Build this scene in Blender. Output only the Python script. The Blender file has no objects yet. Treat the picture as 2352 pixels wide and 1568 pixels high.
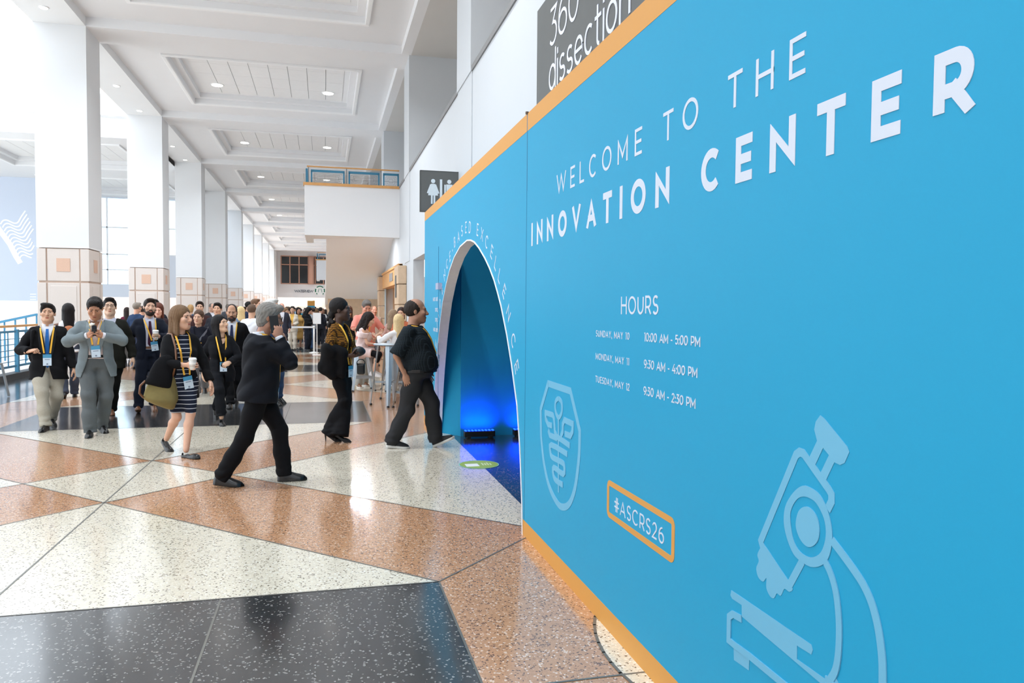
import bpy, bmesh, math, random
import numpy as np
from mathutils import Matrix, Vector
random.seed(7); np.random.seed(7)
SC = bpy.context.scene
COL = SC.collection
PI = math.pi

# ------------------------------------------------------------------ camera
FPX, CX, CY = 1735.6, 1176.0, 784.0          # focal length and centre in pixels of the 2352 x 1568 frame
TH, PS, RO, EYE = math.radians(2.3175), math.radians(13.965), math.radians(.448), 1.64
FW = np.array([math.sin(PS)*math.cos(TH), math.cos(PS)*math.cos(TH), -math.sin(TH)])
_r = np.array([math.cos(PS), -math.sin(PS), 0.0]); _u = np.cross(_r, FW)
RT = _r*math.cos(RO) + _u*math.sin(RO); UP = -_r*math.sin(RO) + _u*math.cos(RO)
cam_d = bpy.data.cameras.new('camera'); cam = bpy.data.objects.new('camera', cam_d); COL.objects.link(cam)
cam_d.sensor_width = 36.0; cam_d.lens = FPX/2352.0*36.0; cam_d.clip_start = .05; cam_d.clip_end = 400
cam.matrix_world = Matrix(((RT[0], UP[0], -FW[0], 0), (RT[1], UP[1], -FW[1], 0), (RT[2], UP[2], -FW[2], EYE), (0, 0, 0, 1)))
SC.camera = cam

# ------------------------------------------------------------------ daylight and exposure
wd = bpy.data.worlds.new('daylight'); SC.world = wd; wd.use_nodes = True
bg = wd.node_tree.nodes['Background']; bg.inputs[0].default_value = (.84, .92, 1.0, 1); bg.inputs[1].default_value = 5.0
sun_d = bpy.data.lights.new('sun', 'SUN'); sun_d.energy = 5.5; sun_d.angle = .02; sun_d.color = (1, .97, .92)
sun = bpy.data.objects.new('sun', sun_d); COL.objects.link(sun); sun.rotation_euler = (math.radians(-8), math.radians(38), 0)
SC.view_settings.view_transform = 'Standard'; SC.view_settings.look = 'None'
SC.view_settings.exposure = -0.66; SC.view_settings.gamma = 1.0
try: SC.view_settings.use_curve_mapping = False
except Exception: pass
SC.cycles.use_denoising = True
SC.cycles.max_bounces = 8; SC.cycles.diffuse_bounces = 5; SC.cycles.glossy_bounces = 3
SC.cycles.sample_clamp_indirect = 10

# pixel -> point on a plane of the hall (measured from the photograph)
def _ray(px, py): return FW + RT*(px-CX)/FPX + UP*(CY-py)/FPX
def _pl(px, py, ax, v):
    d = _ray(px, py); o = np.array([0, 0, EYE]); return o + d*((v-o[ax])/d[ax])
def G(px, py, z=0.0): return _pl(px, py, 2, z)
def PX(px, py, X): return _pl(px, py, 0, X)
def PY(px, py, Y): return _pl(px, py, 1, Y)

# ------------------------------------------------------------------ materials
def lin(c):
    return tuple((v/255/12.92 if v/255 <= .04045 else ((v/255+.055)/1.055)**2.4) for v in c)
_M = {}
def mat(name, rgb, rough=.6, metal=0.0, noise=.06, nscale=30., bump=0.0, bscale=200., spec=.5, coat=0., sheen=0.):
    """plain principled surface whose colour wanders a little (procedural noise); rgb is sRGB 0-255"""
    key = name
    if key in _M: return _M[key]
    m = bpy.data.materials.new(name); m.use_nodes = True; n = m.node_tree.nodes; l = m.node_tree.links
    b = n['Principled BSDF']; c = lin(rgb)
    b.inputs['Roughness'].default_value = rough; b.inputs['Metallic'].default_value = metal
    b.inputs['Specular IOR Level'].default_value = spec
    if coat: b.inputs['Coat Weight'].default_value = coat; b.inputs['Coat Roughness'].default_value = .08
    if sheen: b.inputs['Sheen Weight'].default_value = sheen
    tc = n.new('ShaderNodeTexCoord'); nz = n.new('ShaderNodeTexNoise'); nz.inputs['Scale'].default_value = nscale; nz.inputs['Detail'].default_value = 3
    l.new(tc.outputs['Object'], nz.inputs['Vector'])
    mx = n.new('ShaderNodeMix'); mx.data_type = 'RGBA'
    mx.inputs[6].default_value = (*[v*(1-noise) for v in c], 1); mx.inputs[7].default_value = (*[min(1, v*(1+noise)) for v in c], 1)
    l.new(nz.outputs['Fac'], mx.inputs[0]); l.new(mx.outputs[2], b.inputs['Base Color'])
    if bump:
        n2 = n.new('ShaderNodeTexNoise'); n2.inputs['Scale'].default_value = bscale; l.new(tc.outputs['Object'], n2.inputs['Vector'])
        bp = n.new('ShaderNodeBump'); bp.inputs['Strength'].default_value = bump; bp.inputs['Distance'].default_value = .004
        l.new(n2.outputs['Fac'], bp.inputs['Height']); l.new(bp.outputs['Normal'], b.inputs['Normal'])
    m.diffuse_color = (*c, 1); _M[key] = m; return m
def emit(name, rgb, strength):
    if name in _M: return _M[name]
    m = bpy.data.materials.new(name); m.use_nodes = True; b = m.node_tree.nodes['Principled BSDF']
    b.inputs['Base Color'].default_value = (*lin(rgb), 1); b.inputs['Emission Color'].default_value = (*lin(rgb), 1); b.inputs['Emission Strength'].default_value = strength
    _M[name] = m; return m
def glass(name, rgb=(235, 245, 250)):
    if name in _M: return _M[name]
    m = bpy.data.materials.new(name); m.use_nodes = True; n = m.node_tree.nodes; l = m.node_tree.links
    n.remove(n['Principled BSDF']); out = n['Material Output']
    t = n.new('ShaderNodeBsdfTransparent'); t.inputs[0].default_value = (*lin(rgb), 1)
    g = n.new('ShaderNodeBsdfGlossy'); g.inputs['Roughness'].default_value = .02
    fr = n.new('ShaderNodeFresnel'); fr.inputs[0].default_value = 1.35
    mx = n.new('ShaderNodeMixShader'); l.new(fr.outputs[0], mx.inputs[0]); l.new(t.outputs[0], mx.inputs[1]); l.new(g.outputs[0], mx.inputs[2]); l.new(mx.outputs[0], out.inputs[0])
    _M[name] = m; return m
def terrazzo(name, base, dark, light, pdark=.16, plight=.12, scale=95.):
    m = bpy.data.materials.new(name); m.use_nodes = True; n = m.node_tree.nodes; l = m.node_tree.links; b = n['Principled BSDF']
    b.inputs['IOR'].default_value = 1.55; b.inputs['Coat Weight'].default_value = .4; b.inputs['Coat Roughness'].default_value = .13; b.inputs['Coat IOR'].default_value = 1.75
    tc = n.new('ShaderNodeTexCoord'); vo = n.new('ShaderNodeTexVoronoi'); vo.inputs['Scale'].default_value = scale
    l.new(tc.outputs['Object'], vo.inputs['Vector'])
    sx = n.new('ShaderNodeSeparateColor'); l.new(vo.outputs['Color'], sx.inputs[0])
    r = n.new('ShaderNodeValToRGB'); r.color_ramp.interpolation = 'CONSTANT'; e = r.color_ramp.elements
    bl = lin(base); e[0].position = 0; e[0].color = (*lin(dark), 1); e[1].position = pdark; e[1].color = (*[v*.9 for v in bl], 1)
    x = e.new(.42); x.color = (*bl, 1); x = e.new(.7); x.color = (*[min(1, v*1.1) for v in bl], 1); x = e.new(1-plight); x.color = (*lin(light), 1)
    l.new(sx.outputs[0], r.inputs[0])
    vb = n.new('ShaderNodeTexVoronoi'); vb.feature = 'DISTANCE_TO_EDGE'; vb.inputs['Scale'].default_value = scale; l.new(tc.outputs['Object'], vb.inputs['Vector'])
    st = n.new('ShaderNodeMath'); st.operation = 'GREATER_THAN'; st.inputs[1].default_value = .07; l.new(vb.outputs['Distance'], st.inputs[0])
    mx = n.new('ShaderNodeMix'); mx.data_type = 'RGBA'; mx.inputs[6].default_value = (*bl, 1); l.new(st.outputs[0], mx.inputs[0]); l.new(r.outputs[0], mx.inputs[7])
    nz = n.new('ShaderNodeTexNoise'); nz.inputs['Scale'].default_value = 1.4; l.new(tc.outputs['Object'], nz.inputs['Vector'])
    mr = n.new('ShaderNodeMapRange'); mr.inputs[3].default_value = .09; mr.inputs[4].default_value = .2; l.new(nz.outputs['Fac'], mr.inputs[0]); l.new(mr.outputs[0], b.inputs['Roughness'])
    l.new(mx.outputs[2], b.inputs['Base Color']); return m

# ------------------------------------------------------------------ mesh helpers
class MB:
    """collects boxes, prisms, tubes; build() links them as ONE mesh object"""
    def __init__(s): s.v = []; s.f = []; s.mi = []; s.cur = 0
    def add(s, vs, fs):
        o = len(s.v); s.v += [tuple(float(c) for c in p) for p in vs]; s.f += [tuple(i+o for i in f) for f in fs]; s.mi += [s.cur]*len(fs); return s
    def box(s, x0, x1, y0, y1, z0, z1):
        return s.add([(x0, y0, z0), (x1, y0, z0), (x1, y1, z0), (x0, y1, z0), (x0, y0, z1), (x1, y0, z1), (x1, y1, z1), (x0, y1, z1)],
                     [(0, 3, 2, 1), (4, 5, 6, 7), (0, 1, 5, 4), (1, 2, 6, 5), (2, 3, 7, 6), (3, 0, 4, 7)])
    def quad(s, a, b, c, d): return s.add([a, b, c, d], [(0, 1, 2, 3)])
    def poly(s, pts): return s.add(pts, [tuple(range(len(pts)))])
    def bar(s, a, b, w, h, upv=(0, 0, 1)):
        a = np.array(a, float); b = np.array(b, float); d = b-a; d /= np.linalg.norm(d); u = np.array(upv, float)
        if abs(d@u) > .98: u = np.array((0, 1.0, 0))
        sx = np.cross(d, u); sx /= np.linalg.norm(sx); u = np.cross(sx, d)
        p = [a+sx*i*w/2+u*j*h/2 for i, j in ((-1, -1), (1, -1), (1, 1), (-1, 1))] + [b+sx*i*w/2+u*j*h/2 for i, j in ((-1, -1), (1, -1), (1, 1), (-1, 1))]
        return s.add(p, [(0, 1, 2, 3), (7, 6, 5, 4), (0, 4, 5, 1), (1, 5, 6, 2), (2, 6, 7, 3), (3, 7, 4, 0)])
    def tube(s, pts, r, n=10, closed=False):
        pts = [np.array(p, float) for p in pts]; N = len(pts); rr = r if hasattr(r, '__len__') else [r]*N; base = len(s.v); u = None
        for i, p in enumerate(pts):
            a = pts[(i-1) % N] if (closed or i > 0) else p; b = pts[(i+1) % N] if (closed or i < N-1) else p
            d = b-a; d = d/(np.linalg.norm(d)+1e-9)
            if u is None:
                u = np.array((0, 0, 1.0)) if abs(d[2]) < .9 else np.array((0, 1.0, 0))
            u = u-d*(u@d); u = u/(np.linalg.norm(u)+1e-9); w = np.cross(d, u)
            for k in range(n):
                t = 2*PI*k/n; q = p+(u*math.cos(t)+w*math.sin(t))*rr[i]; s.v.append(tuple(map(float, q)))
        L = N if closed else N-1
        for i in range(L):
            j = (i+1) % N
            for k in range(n):
                k2 = (k+1) % n; s.f.append((base+i*n+k, base+i*n+k2, base+j*n+k2, base+j*n+k)); s.mi.append(s.cur)
        if not closed:
            s.f.append(tuple(base+k for k in range(n))[::-1]); s.f.append(tuple(base+(N-1)*n+k for k in range(n))); s.mi += [s.cur]*2
        return s
    def cyl(s, c, r0, r1, z0, z1, n=24): return s.tube([(c[0], c[1], z0), (c[0], c[1], z1)], [r0, r1], n)
    def lathe(s, c, prof, n=28):
        base = len(s.v)
        for r, z in prof:
            for k in range(n): t = 2*PI*k/n; s.v.append((c[0]+r*math.cos(t), c[1]+r*math.sin(t), c[2]+z))
        for i in range(len(prof)-1):
            for k in range(n): k2 = (k+1) % n; s.f.append((base+i*n+k, base+i*n+k2, base+(i+1)*n+k2, base+(i+1)*n+k)); s.mi.append(s.cur)
        s.f.append(tuple(base+k for k in range(n))[::-1]); s.f.append(tuple(base+(len(prof)-1)*n+k for k in range(n))); s.mi += [s.cur]*2
        return s
    def prism(s, pts, o, ax, n0, n1):
        """closed 2-D outline extruded: ax=(u,v,n) unit vectors, from n0 to n1 along n"""
        u, v, n = [np.array(a, float) for a in ax]; o = np.array(o, float); N = len(pts)
        A = [o+u*p[0]+v*p[1]+n*n0 for p in pts]; B = [o+u*p[0]+v*p[1]+n*n1 for p in pts]
        return s.add(A+B, [tuple(range(N))[::-1], tuple(range(N, 2*N))]+[(i, (i+1) % N, (i+1) % N+N, i+N) for i in range(N)])
    def build(s, name, m, parent=None, smooth=False, bevel=0.0, local=None):
        me = bpy.data.meshes.new(name); v = s.v
        if local is not None: v = [tuple(np.array(p)-np.array(local)) for p in v]
        me.from_pydata(v, [], s.f); me.update()
        for q in (m if isinstance(m, (list, tuple)) else [m]): me.materials.append(q)
        if max(s.mi or [0]) > 0: me.polygons.foreach_set('material_index', s.mi)
        bm = bmesh.new(); bm.from_mesh(me); bmesh.ops.recalc_face_normals(bm, faces=bm.faces); bm.to_mesh(me); bm.free()
        if smooth: me.polygons.foreach_set('use_smooth', [True]*len(me.polygons))
        o = bpy.data.objects.new(name, me); COL.objects.link(o)
        if parent is not None: o.parent = parent
        if bevel:
            b = o.modifiers.new('bevel', 'BEVEL'); b.width = bevel; b.segments = 2; b.limit_method = 'ANGLE'
        return o
def tag(o, label, cat, group=None, kind=None):
    o['label'] = label; o['category'] = cat
    if group: o['group'] = group
    if kind: o['kind'] = kind
    return o
def thing(name, label, cat, loc=(0, 0, 0), rz=0., group=None):
    o = bpy.data.objects.new(name, None); COL.objects.link(o); o.location = [float(v) for v in loc]; o.rotation_euler = (0, 0, rz); o.empty_display_size = .2
    return tag(o, label, cat, group)
def struct(o): o['kind'] = 'structure'; return o
def kids(o): return [c for c in bpy.data.objects if c.parent is o]
def copy_tree(o, label=None, group=None):
    chl = {}
    for c in bpy.data.objects: chl.setdefault(c.parent, []).append(c)
    def rec(x, par):
        c = x.copy(); COL.objects.link(c); c.parent = par
        for k in chl.get(x, []): rec(k, c)
        return c
    r = rec(o, None)
    if label: r['label'] = label
    if group: r['group'] = group
    return r

# ------------------------------------------------------------------ stroke lettering (geometric capitals)
def arc(cx, cy, rx, ry, a0, a1, n=14):
    return [(cx+rx*math.cos(math.radians(a0+(a1-a0)*i/n)), cy+ry*math.sin(math.radians(a0+(a1-a0)*i/n))) for i in range(n+1)]
OV = lambda: arc(.5, .5, .5, .5, 90, 450, 28)
GL = {  # width, strokes in a unit box
 'W': (1.5, [[(0, 1), (.25, 0), (.5, 1), (.75, 0), (1, 1)]]), 'E': (.66, [[(1, 1), (0, 1), (0, 0), (1, 0)], [(0, .5), (.9, .5)]]),
 'L': (.6, [[(0, 1), (0, 0), (1, 0)]]), 'C': (.92, [arc(.55, .5, .55, .5, 48, 312, 22)]), 'O': (1.06, [OV()]), 'Q': (1.06, [OV()]),
 'M': (1.02, [[(0, 0), (0, 1), (.5, .22), (1, 1), (1, 0)]]), 'T': (.78, [[(0, 1), (1, 1)], [(.5, 1), (.5, 0)]]),
 'H': (.84, [[(0, 0), (0, 1)], [(1, 0), (1, 1)], [(0, .5), (1, .5)]]), 'I': (.0, [[(.5, 0), (.5, 1)]]),
 'N': (.86, [[(0, 0), (0, 1), (1, 0), (1, 1)]]), 'V': (.92, [[(0, 1), (.5, 0), (1, 1)]]),
 'A': (.92, [[(0, 0), (.5, 1), (1, 0)], [(.2, .3), (.8, .3)]]), 'X': (.84, [[(0, 0), (1, 1)], [(0, 1), (1, 0)]]), 'Y': (.84, [[(0, 1), (.5, .45), (1, 1)], [(.5, .45), (.5, 0)]]),
 'R': (.72, [[(0, 0), (0, 1), (.55, 1)]+arc(.55, .69, .45, .31, 90, -90)+[(0, .38)], [(.55, .38), (1, 0)]]),
 'P': (.72, [[(0, 0), (0, 1), (.55, 1)]+arc(.55, .67, .45, .33, 90, -90)+[(0, .34)]]),
 'B': (.72, [[(0, 0), (0, 1), (.5, 1)]+arc(.5, .76, .4, .24, 90, -90)+[(0, .52)], [(.5, .52)]+arc(.55, .26, .45, .26, 90, -90)+[(0, 0)]]),
 'D': (.86, [[(0, 0), (0, 1), (.45, 1)]+arc(.45, .5, .55, .5, 90, -90, 18)+[(0, 0)]]),
 'U': (.8, [[(0, 1), (0, .4)]+arc(.5, .4, .5, .4, 180, 360)+[(1, 1)]]),
 'S': (.68, [arc(.5, .745, .46, .255, 35, 180, 12)+arc(.5, .745, .46, .255, 180, 270, 8)[1:]+arc(.5, .25, .5, .25, 90, 0, 8)[1:]+arc(.5, .25, .5, .25, 0, -150, 12)[1:]]),
 '0': (.78, [OV()]), '1': (.3, [[(0, 1), (1, 1), (1, 0)]]), '2': (.66, [arc(.48, .7, .46, .3, 160, -30, 14)+[(0, 0), (1, 0)]]),
 '3': (.66, [[(.05, 1), (.95, 1), (.4, .6)]+arc(.45, .3, .53, .3, 80, -145, 14)]), '4': (.76, [[(1, .28), (0, .28), (.62, 1)], [(.72, .55), (.72, 0)]]),
 '5': (.66, [[(.92, 1), (.15, 1), (.08, .58)]+arc(.45, .31, .53, .31, 100, -145, 16)]), '6': (.72, [arc(.5, .31, .5, .31, 150, 510, 22)+arc(.75, .45, .74, .55, 180, 95, 8)]),
 '9': (.72, [arc(.5, .69, .5, .31, -30, 330, 22)+arc(.25, .55, .74, .55, 0, -85, 8)]),
 ':': (.0, [[(.5, .02), (.5, .1)], [(.5, .55), (.5, .63)]]), ',': (.06, [[(1, .05), (0, -.16)]]), '-': (.32, [[(0, .38), (1, .38)]]),
 '#': (.76, [[(.3, 0), (.42, 1)], [(.62, 0), (.74, 1)], [(0, .68), (1, .68)], [(0, .32), (1, .32)]]),
 'd': (.62, [[(1, 0), (1, 1.05)], arc(.5, .33, .5, .33, 0, 360, 22)]), 'i': (.0, [[(.5, 0), (.5, .66)], [(.5, .88), (.5, .96)]]),
 's': (.5, [arc(.5, .49, .44, .17, 35, 270, 14)+arc(.5, .165, .5, .165, 90, -150, 14)[1:]]), 'e': (.62, [[(0, .34), (1, .34)]+arc(.5, .33, .5, .33, 0, 320, 20)]),
 'c': (.58, [arc(.55, .33, .55, .33, 50, 310, 18)]), 't': (.4, [[(.4, .95), (.4, .15)]+arc(.75, .15, .35, .15, 180, 280, 6), [(0, .66), (1, .66)]]),
 'o': (.64, [arc(.5, .33, .5, .33, 90, 450, 22)]), 'n': (.58, [[(0, 0), (0, .66)], [(0, .4)]+arc(.5, .4, .5, .26, 180, 0, 12)+[(1, 0)]]),
 'f': (.4, [[(.4, 0), (.4, .8)]+arc(.85, .8, .45, .22, 180, 90, 8), [(0, .66), (1, .66)]]), 'o*': (.3, [arc(.5, .86, .5, .14, 90, 450, 16)]),
 '"': (.22, [[(.1, 1), (.1, .68)], [(.9, 1), (.9, .68)]]),
}
def stroke2d(pts, t):
    """mitred ribbon of width t round a 2-D polyline -> list of quads"""
    P = []
    for p in pts:
        if not P or np.hypot(p[0]-P[-1][0], p[1]-P[-1][1]) > 1e-7: P.append(np.array(p, float))
    closed = np.linalg.norm(P[0]-P[-1]) < 1e-6 and len(P) > 3
    if closed: P = P[:-1]
    N = len(P); Ls = []; Rs = []
    for i in range(N):
        a = P[(i-1) % N] if (closed or i > 0) else None; b = P[(i+1) % N] if (closed or i < N-1) else None
        d1 = (P[i]-a) if a is not None else (b-P[i]); d2 = (b-P[i]) if b is not None else d1
        d1 = d1/(np.linalg.norm(d1)+1e-9); d2 = d2/(np.linalg.norm(d2)+1e-9)
        n1 = np.array((-d1[1], d1[0])); n2 = np.array((-d2[1], d2[0])); m = n1+n2; m = m/(np.linalg.norm(m)+1e-9)
        k = t/2/max(.32, m@n1); p = P[i]
        if a is None: p = p-d2*0
        Ls.append(p+m*k); Rs.append(p-m*k)
    return [(Rs[i], Rs[(i+1) % N], Ls[(i+1) % N], Ls[i]) for i in range(N if closed else N-1)]
def spl(pts, closed=False, k=4):
    """Catmull-Rom smoothing of a 2-D polyline"""
    P = [np.array(p, float) for p in pts]; N = len(P); out = []
    for i in range(N if closed else N-1):
        a, b, c, d = [P[j % N] if closed else P[min(max(j, 0), N-1)] for j in (i-1, i, i+1, i+2)]
        for s in range(k): t = s/k; out.append(tuple(.5*(2*b+(c-a)*t+(2*a-5*b+4*c-d)*t*t+(3*b-a-3*c+d)*t**3)))
    if not closed: out.append(tuple(P[-1]))
    return out
def layout(text, h, t, width=None, track=None, space=.42):
    """quads (u,v) of a line of text; letter spacing solved so that the line is `width` long"""
    ws = []; toks = list(text)
    for ch in toks: ws.append(space*h if ch == ' ' else GL[ch if ch != '°' else 'o*'][0]*h+(t if GL[ch if ch != '°' else 'o*'][0] < .05 else 0))
    if track is None: track = (width-sum(ws))/max(1, len(toks)-1)
    x = 0; out = []
    for ch, w in zip(toks, ws):
        if ch != ' ':
            out += glyph(ch, x, 0, w, h, t)
        x += w+track
    return out, x-track
def glyph(ch, x, y, w, h, t):
    out = []; cl = ch.isupper() or ch.isdigit() or ch == '"'
    for st in GL[ch if ch != '°' else 'o*'][1]:
        q = []
        for (a, b) in st: q.append((x+t/2+a*(w-t), y+t/2+b*(h-t)))
        if len(q) >= 2 and not (abs(q[0][0]-q[-1][0])+abs(q[0][1]-q[-1][1]) < 1e-6):
            for e, nb in ((0, 1), (-1, -2)):
                d = np.array(q[e])-np.array(q[nb]); L = np.linalg.norm(d)
                if L > 1e-9: q[e] = tuple(np.array(q[e])+d/L*t*.5) if len(st) < 8 else q[e]
        out += [tuple((a[0], min(max(a[1], y), y+h)) if cl else a for a in k) for k in stroke2d(q, t)]
    return out
def letters(name, quads, o, u, v, n, thick, m, parent, merge=None):
    mb = merge or MB(); o = np.array(o, float); u = np.array(u, float); v = np.array(v, float); n = np.array(n, float)
    for i, q in enumerate(quads):
        nz = thick*(1+.004*i); A = [o+u*p[0]+v*p[1] for p in q]; B = [a+n*nz for a in A]
        mb.add(A+B, [(3, 2, 1, 0), (4, 5, 6, 7), (0, 1, 5, 4), (1, 2, 6, 5), (2, 3, 7, 6), (3, 0, 4, 7)])
    if merge is None: return mb.build(name, m, parent)
# ------------------------------------------------------------------ THE HALL
WHITE = mat('white_plaster', (230, 231, 232), .75, noise=.015, nscale=2)
WHITE2 = mat('white_gypsum_ceiling', (232, 233, 235), .8, noise=.015, nscale=2)
GREYW = mat('shaded_upper_plaster', (205, 203, 200), .8, noise=.02, nscale=2)  # white plaster of the unlit gallery, its shade put into a greyer tone
TILE = mat('ceiling_tile', (236, 236, 236), .85, noise=.03, nscale=8)
DARKGAP = mat('shadow_gap', (176, 178, 180), .9)
MOULD = mat('white_moulding', (242, 243, 244), .5, noise=.01)
STONE = mat('pale_cast_stone', (216, 206, 199), .8, noise=.04, nscale=60, bump=.1, bscale=300)
STONEJ = mat('brown_stone_joint', (196, 172, 156), .85)
TANTILE = mat('tan_accent_tile', (214, 178, 156), .7, noise=.08, nscale=40)
WOOD = mat('honey_wood', (214, 160, 98), .45, noise=.12, nscale=14)
SPLIT = mat('split_face_stone', (206, 180, 152), .9, noise=.16, nscale=9, bump=.8, bscale=22)
BLUE_METAL = mat('blue_painted_metal', (58, 128, 162), .4)
GREY_METAL = mat('grey_metal', (130, 134, 138), .4, metal=.6)
STEEL = mat('galvanised_steel', (168, 178, 186), .36, metal=.75, noise=.1, nscale=12)
DKGREY = mat('dark_grey_sign', (94, 96, 95), .6, noise=.08, nscale=5)
BLACK = mat('black_plastic', (22, 22, 24), .45)
LW = 0.67; XC = -1.8                     # right edge and centre line of the terrazzo pattern
XL, XR = -4.87, 1.96                     # column line and right wall
Y0, STEP, BW = 17.9, 7.7, 1.05           # first column line, spacing, beam width
ZB, ZC, ZT = 7.57, 7.77, 8.03            # beam underside, ceiling, coffer tiles

# floor: terrazzo in tan, cream and charcoal, divided by thin metal strips
T_TAN = terrazzo('terrazzo_tan', (192, 144, 108), (112, 84, 70), (226, 200, 178))
T_CREAM = terrazzo('terrazzo_cream', (224, 214, 194), (120, 108, 92), (240, 236, 226), .13, .1)
T_DARK = terrazzo('terrazzo_charcoal', (46, 46, 47), (60, 62, 64), (140, 138, 134), .22, .10)
STRIP = mat('divider_strip', (120, 118, 112), .35, metal=.4)
fl = MB(); fl.add([(-45, -14, 0), (9, -14, 0), (9, 92, 0), (-45, 92, 0)], [(0, 1, 2, 3)])
def fpoly(pts, k, lv): fl.cur = k; fl.poly([(x, y, .0006*lv) for x, y in pts])
def fstrip(a, b, w=.012, lv=4):
    a = np.array(a, float); b = np.array(b, float); d = b-a; d /= np.linalg.norm(d); n = np.array((-d[1], d[0]))*w/2
    fl.cur = 3; fl.poly([(*(p), .0006*lv) for p in (a-n, b-n, b+n, a+n)])
LM = 2*XC-LW
for c in range(-1, 8):
    ya = 4.48+9.28*c; yb = ya+6.73; ym = (ya+yb)/2; d = 2.46
    A = (XC, ya+d); Cc = (XC, yb-d); D = (XC+.93, ym); B = (XC-.93, ym); xr = 1.62; q = xr-D[0]; xl = LM-1.0; ql = B[0]-xl
    fpoly([A, (LM, ya), (LW, ya)], 1, 1); fpoly([Cc, (LW, yb), (LM, yb)], 1, 1); fpoly([A, D, Cc, B], 1, 1)
    fpoly([D, (xr, ym-q), (xr, ym+q)], 1, 1); fpoly([B, (xl, ym+ql), (xl, ym-ql)], 1, 1)
    fpoly([(LM, yb), (LW, yb), (LW, yb+2.55), (LM, yb+2.55)], 2, 1)
    fpoly([(xl-1.6, ya), (xl, ya), (xl, yb), (xl-1.6, yb)], 2, 1)
    for a, b in (((LM, ya), (xr, ym+q)), ((LW, ya), (xl, ym+ql)), ((LM, yb), (xr, ym-q)), ((LW, yb), (xl, ym-ql)), ((XC, ya), (XC, yb)), ((LM, ya), (LW, ya)), ((LM, yb), (LW, yb)), ((LW, yb), (LW, yb+2.55)), ((XC+1.23, yb), (XC+1.23, yb+2.55)), ((LW, ya), (1.42, ya+.75)), ((LW, ya-1.35), (2.2, ya-1.35)), ((LM, ya), (-6, ya-.6))): fstrip(a, b)
fpoly([(1.62, 4.9), (7, 4.9), (7, 10.9), (1.62, 10.9)], 2, 2)
def circ(p1, p2, p3):
    A_ = np.array([[p2[0]-p1[0], p2[1]-p1[1]], [p3[0]-p1[0], p3[1]-p1[1]]])*2; b_ = np.array([p2[0]**2+p2[1]**2-p1[0]**2-p1[1]**2, p3[0]**2+p3[1]**2-p1[0]**2-p1[1]**2])
    c_ = np.linalg.solve(A_, b_); return c_, np.hypot(c_[0]-p1[0], c_[1]-p1[1])
cc, cr = circ(G(1367, 1416)[:2], G(1405, 1524)[:2], G(1450, 1568)[:2])
fpoly([(cc[0]+cr*math.cos(t*PI/36), cc[1]+cr*math.sin(t*PI/36)) for t in range(72)], 1, 3)
for t in range(72): fstrip((cc[0]+cr*math.cos(t*PI/36), cc[1]+cr*math.sin(t*PI/36)), (cc[0]+cr*math.cos((t+1.1)*PI/36), cc[1]+cr*math.sin((t+1.1)*PI/36)), .016, 5)
fl.cur = 4; fl.poly([(-44, -13.9, .0006), (-7.3, -13.9, .0006), (-7.3, 91, .0006), (-44, 91, .0006)])  # atrium floor, hardly in view, kept near white to bounce light upwards
floor = struct(fl.build('floor', [T_TAN, T_CREAM, T_DARK, STRIP, mat('atrium_bounce_white', (236, 232, 226), .5, noise=.04, nscale=3)]))

# ceiling with coffers
ce = MB()
def ring(x0, x1, y0, y1, z, a0, a1, b0, b1, zz):     # flat frame between two rectangles (second may sit at another height)
    o = [(x0, y0, z), (x1, y0, z), (x1, y1, z), (x0, y1, z)]; i = [(a0, b0, zz), (a1, b0, zz), (a1, b1, zz), (a0, b1, zz)]
    for k in range(4): ce.quad(o[k], o[(k+1) % 4], i[(k+1) % 4], i[k])
NTR = [0]
def coffer(x0, x1, y0, y1, z, up):
    """recess of two steps closed by a tile panel, with a raised moulding round it"""
    ring(x0, x1, y0, y1, z, x0, x1, y0, y1, z+up*.5); s = .17
    ring(x0, x1, y0, y1, z+up*.5, x0+s, x1-s, y0+s, y1-s, z+up*.5)
    ring(x0+s, x1-s, y0+s, y1-s, z+up*.5, x0+s, x1-s, y0+s, y1-s, z+up)
    s2 = s+.14; ring(x0+s, x1-s, y0+s, y1-s, z+up, x0+s2, x1-s2, y0+s2, y1-s2, z+up)
    ce.cur = 2; ce.quad((x0+s2, y0+s2, z+up+.02), (x1-s2, y0+s2, z+up+.02), (x1-s2, y1-s2, z+up+.02), (x0+s2, y1-s2, z+up+.02)); ce.cur = 1
    n = 8; w = (x1-x0-2*s2)/n; m_ = 4; wy = (y1-y0-2*s2)/m_
    for i in range(n):
        for j in range(m_): ce.box(x0+s2+i*w+.007, x0+s2+(i+1)*w-.007, y0+s2+j*wy+.003, y0+s2+(j+1)*wy-.003, z+up-.005, z+up+.015)
    ce.cur = 0; t = MB(); b = .1; h = .05
    for (a0, a1, b0, b1) in ((x0-b, x1+b, y0-b, y0), (x0-b, x1+b, y1, y1+b), (x0-b, x0, y0, y1), (x1, x1+b, y0, y1)): t.box(a0, a1, b0, b1, z-h, z+.01)
    NTR[0] += 1; struct(t.build('trim_%d' % NTR[0], MOULD, bevel=.015))
def bay(xa, xb, ya, yb, z, cx0, cx1, cy0, cy1, up):
    ring(xa, xb, ya, yb, z, cx0, cx1, cy0, cy1, z); coffer(cx0, cx1, cy0, cy1, z, up)
for k in range(-3, 9):
    yb0 = Y0+STEP*k; ce.box(XL, XR-.2, yb0, yb0+BW, ZB, ZC+.3)
    bay(XL, XR, yb0+BW, yb0+STEP, ZC, -3.72, .86, yb0+BW+1.1, yb0+STEP-1.2, ZT-ZC)
yB0, yB1 = Y0-3*STEP, Y0+9*STEP
ce.box(XR-.2, XR+.02, yB0, yB1, ZB, ZC+.3)                                        # edge beam beside the upper gallery
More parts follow.
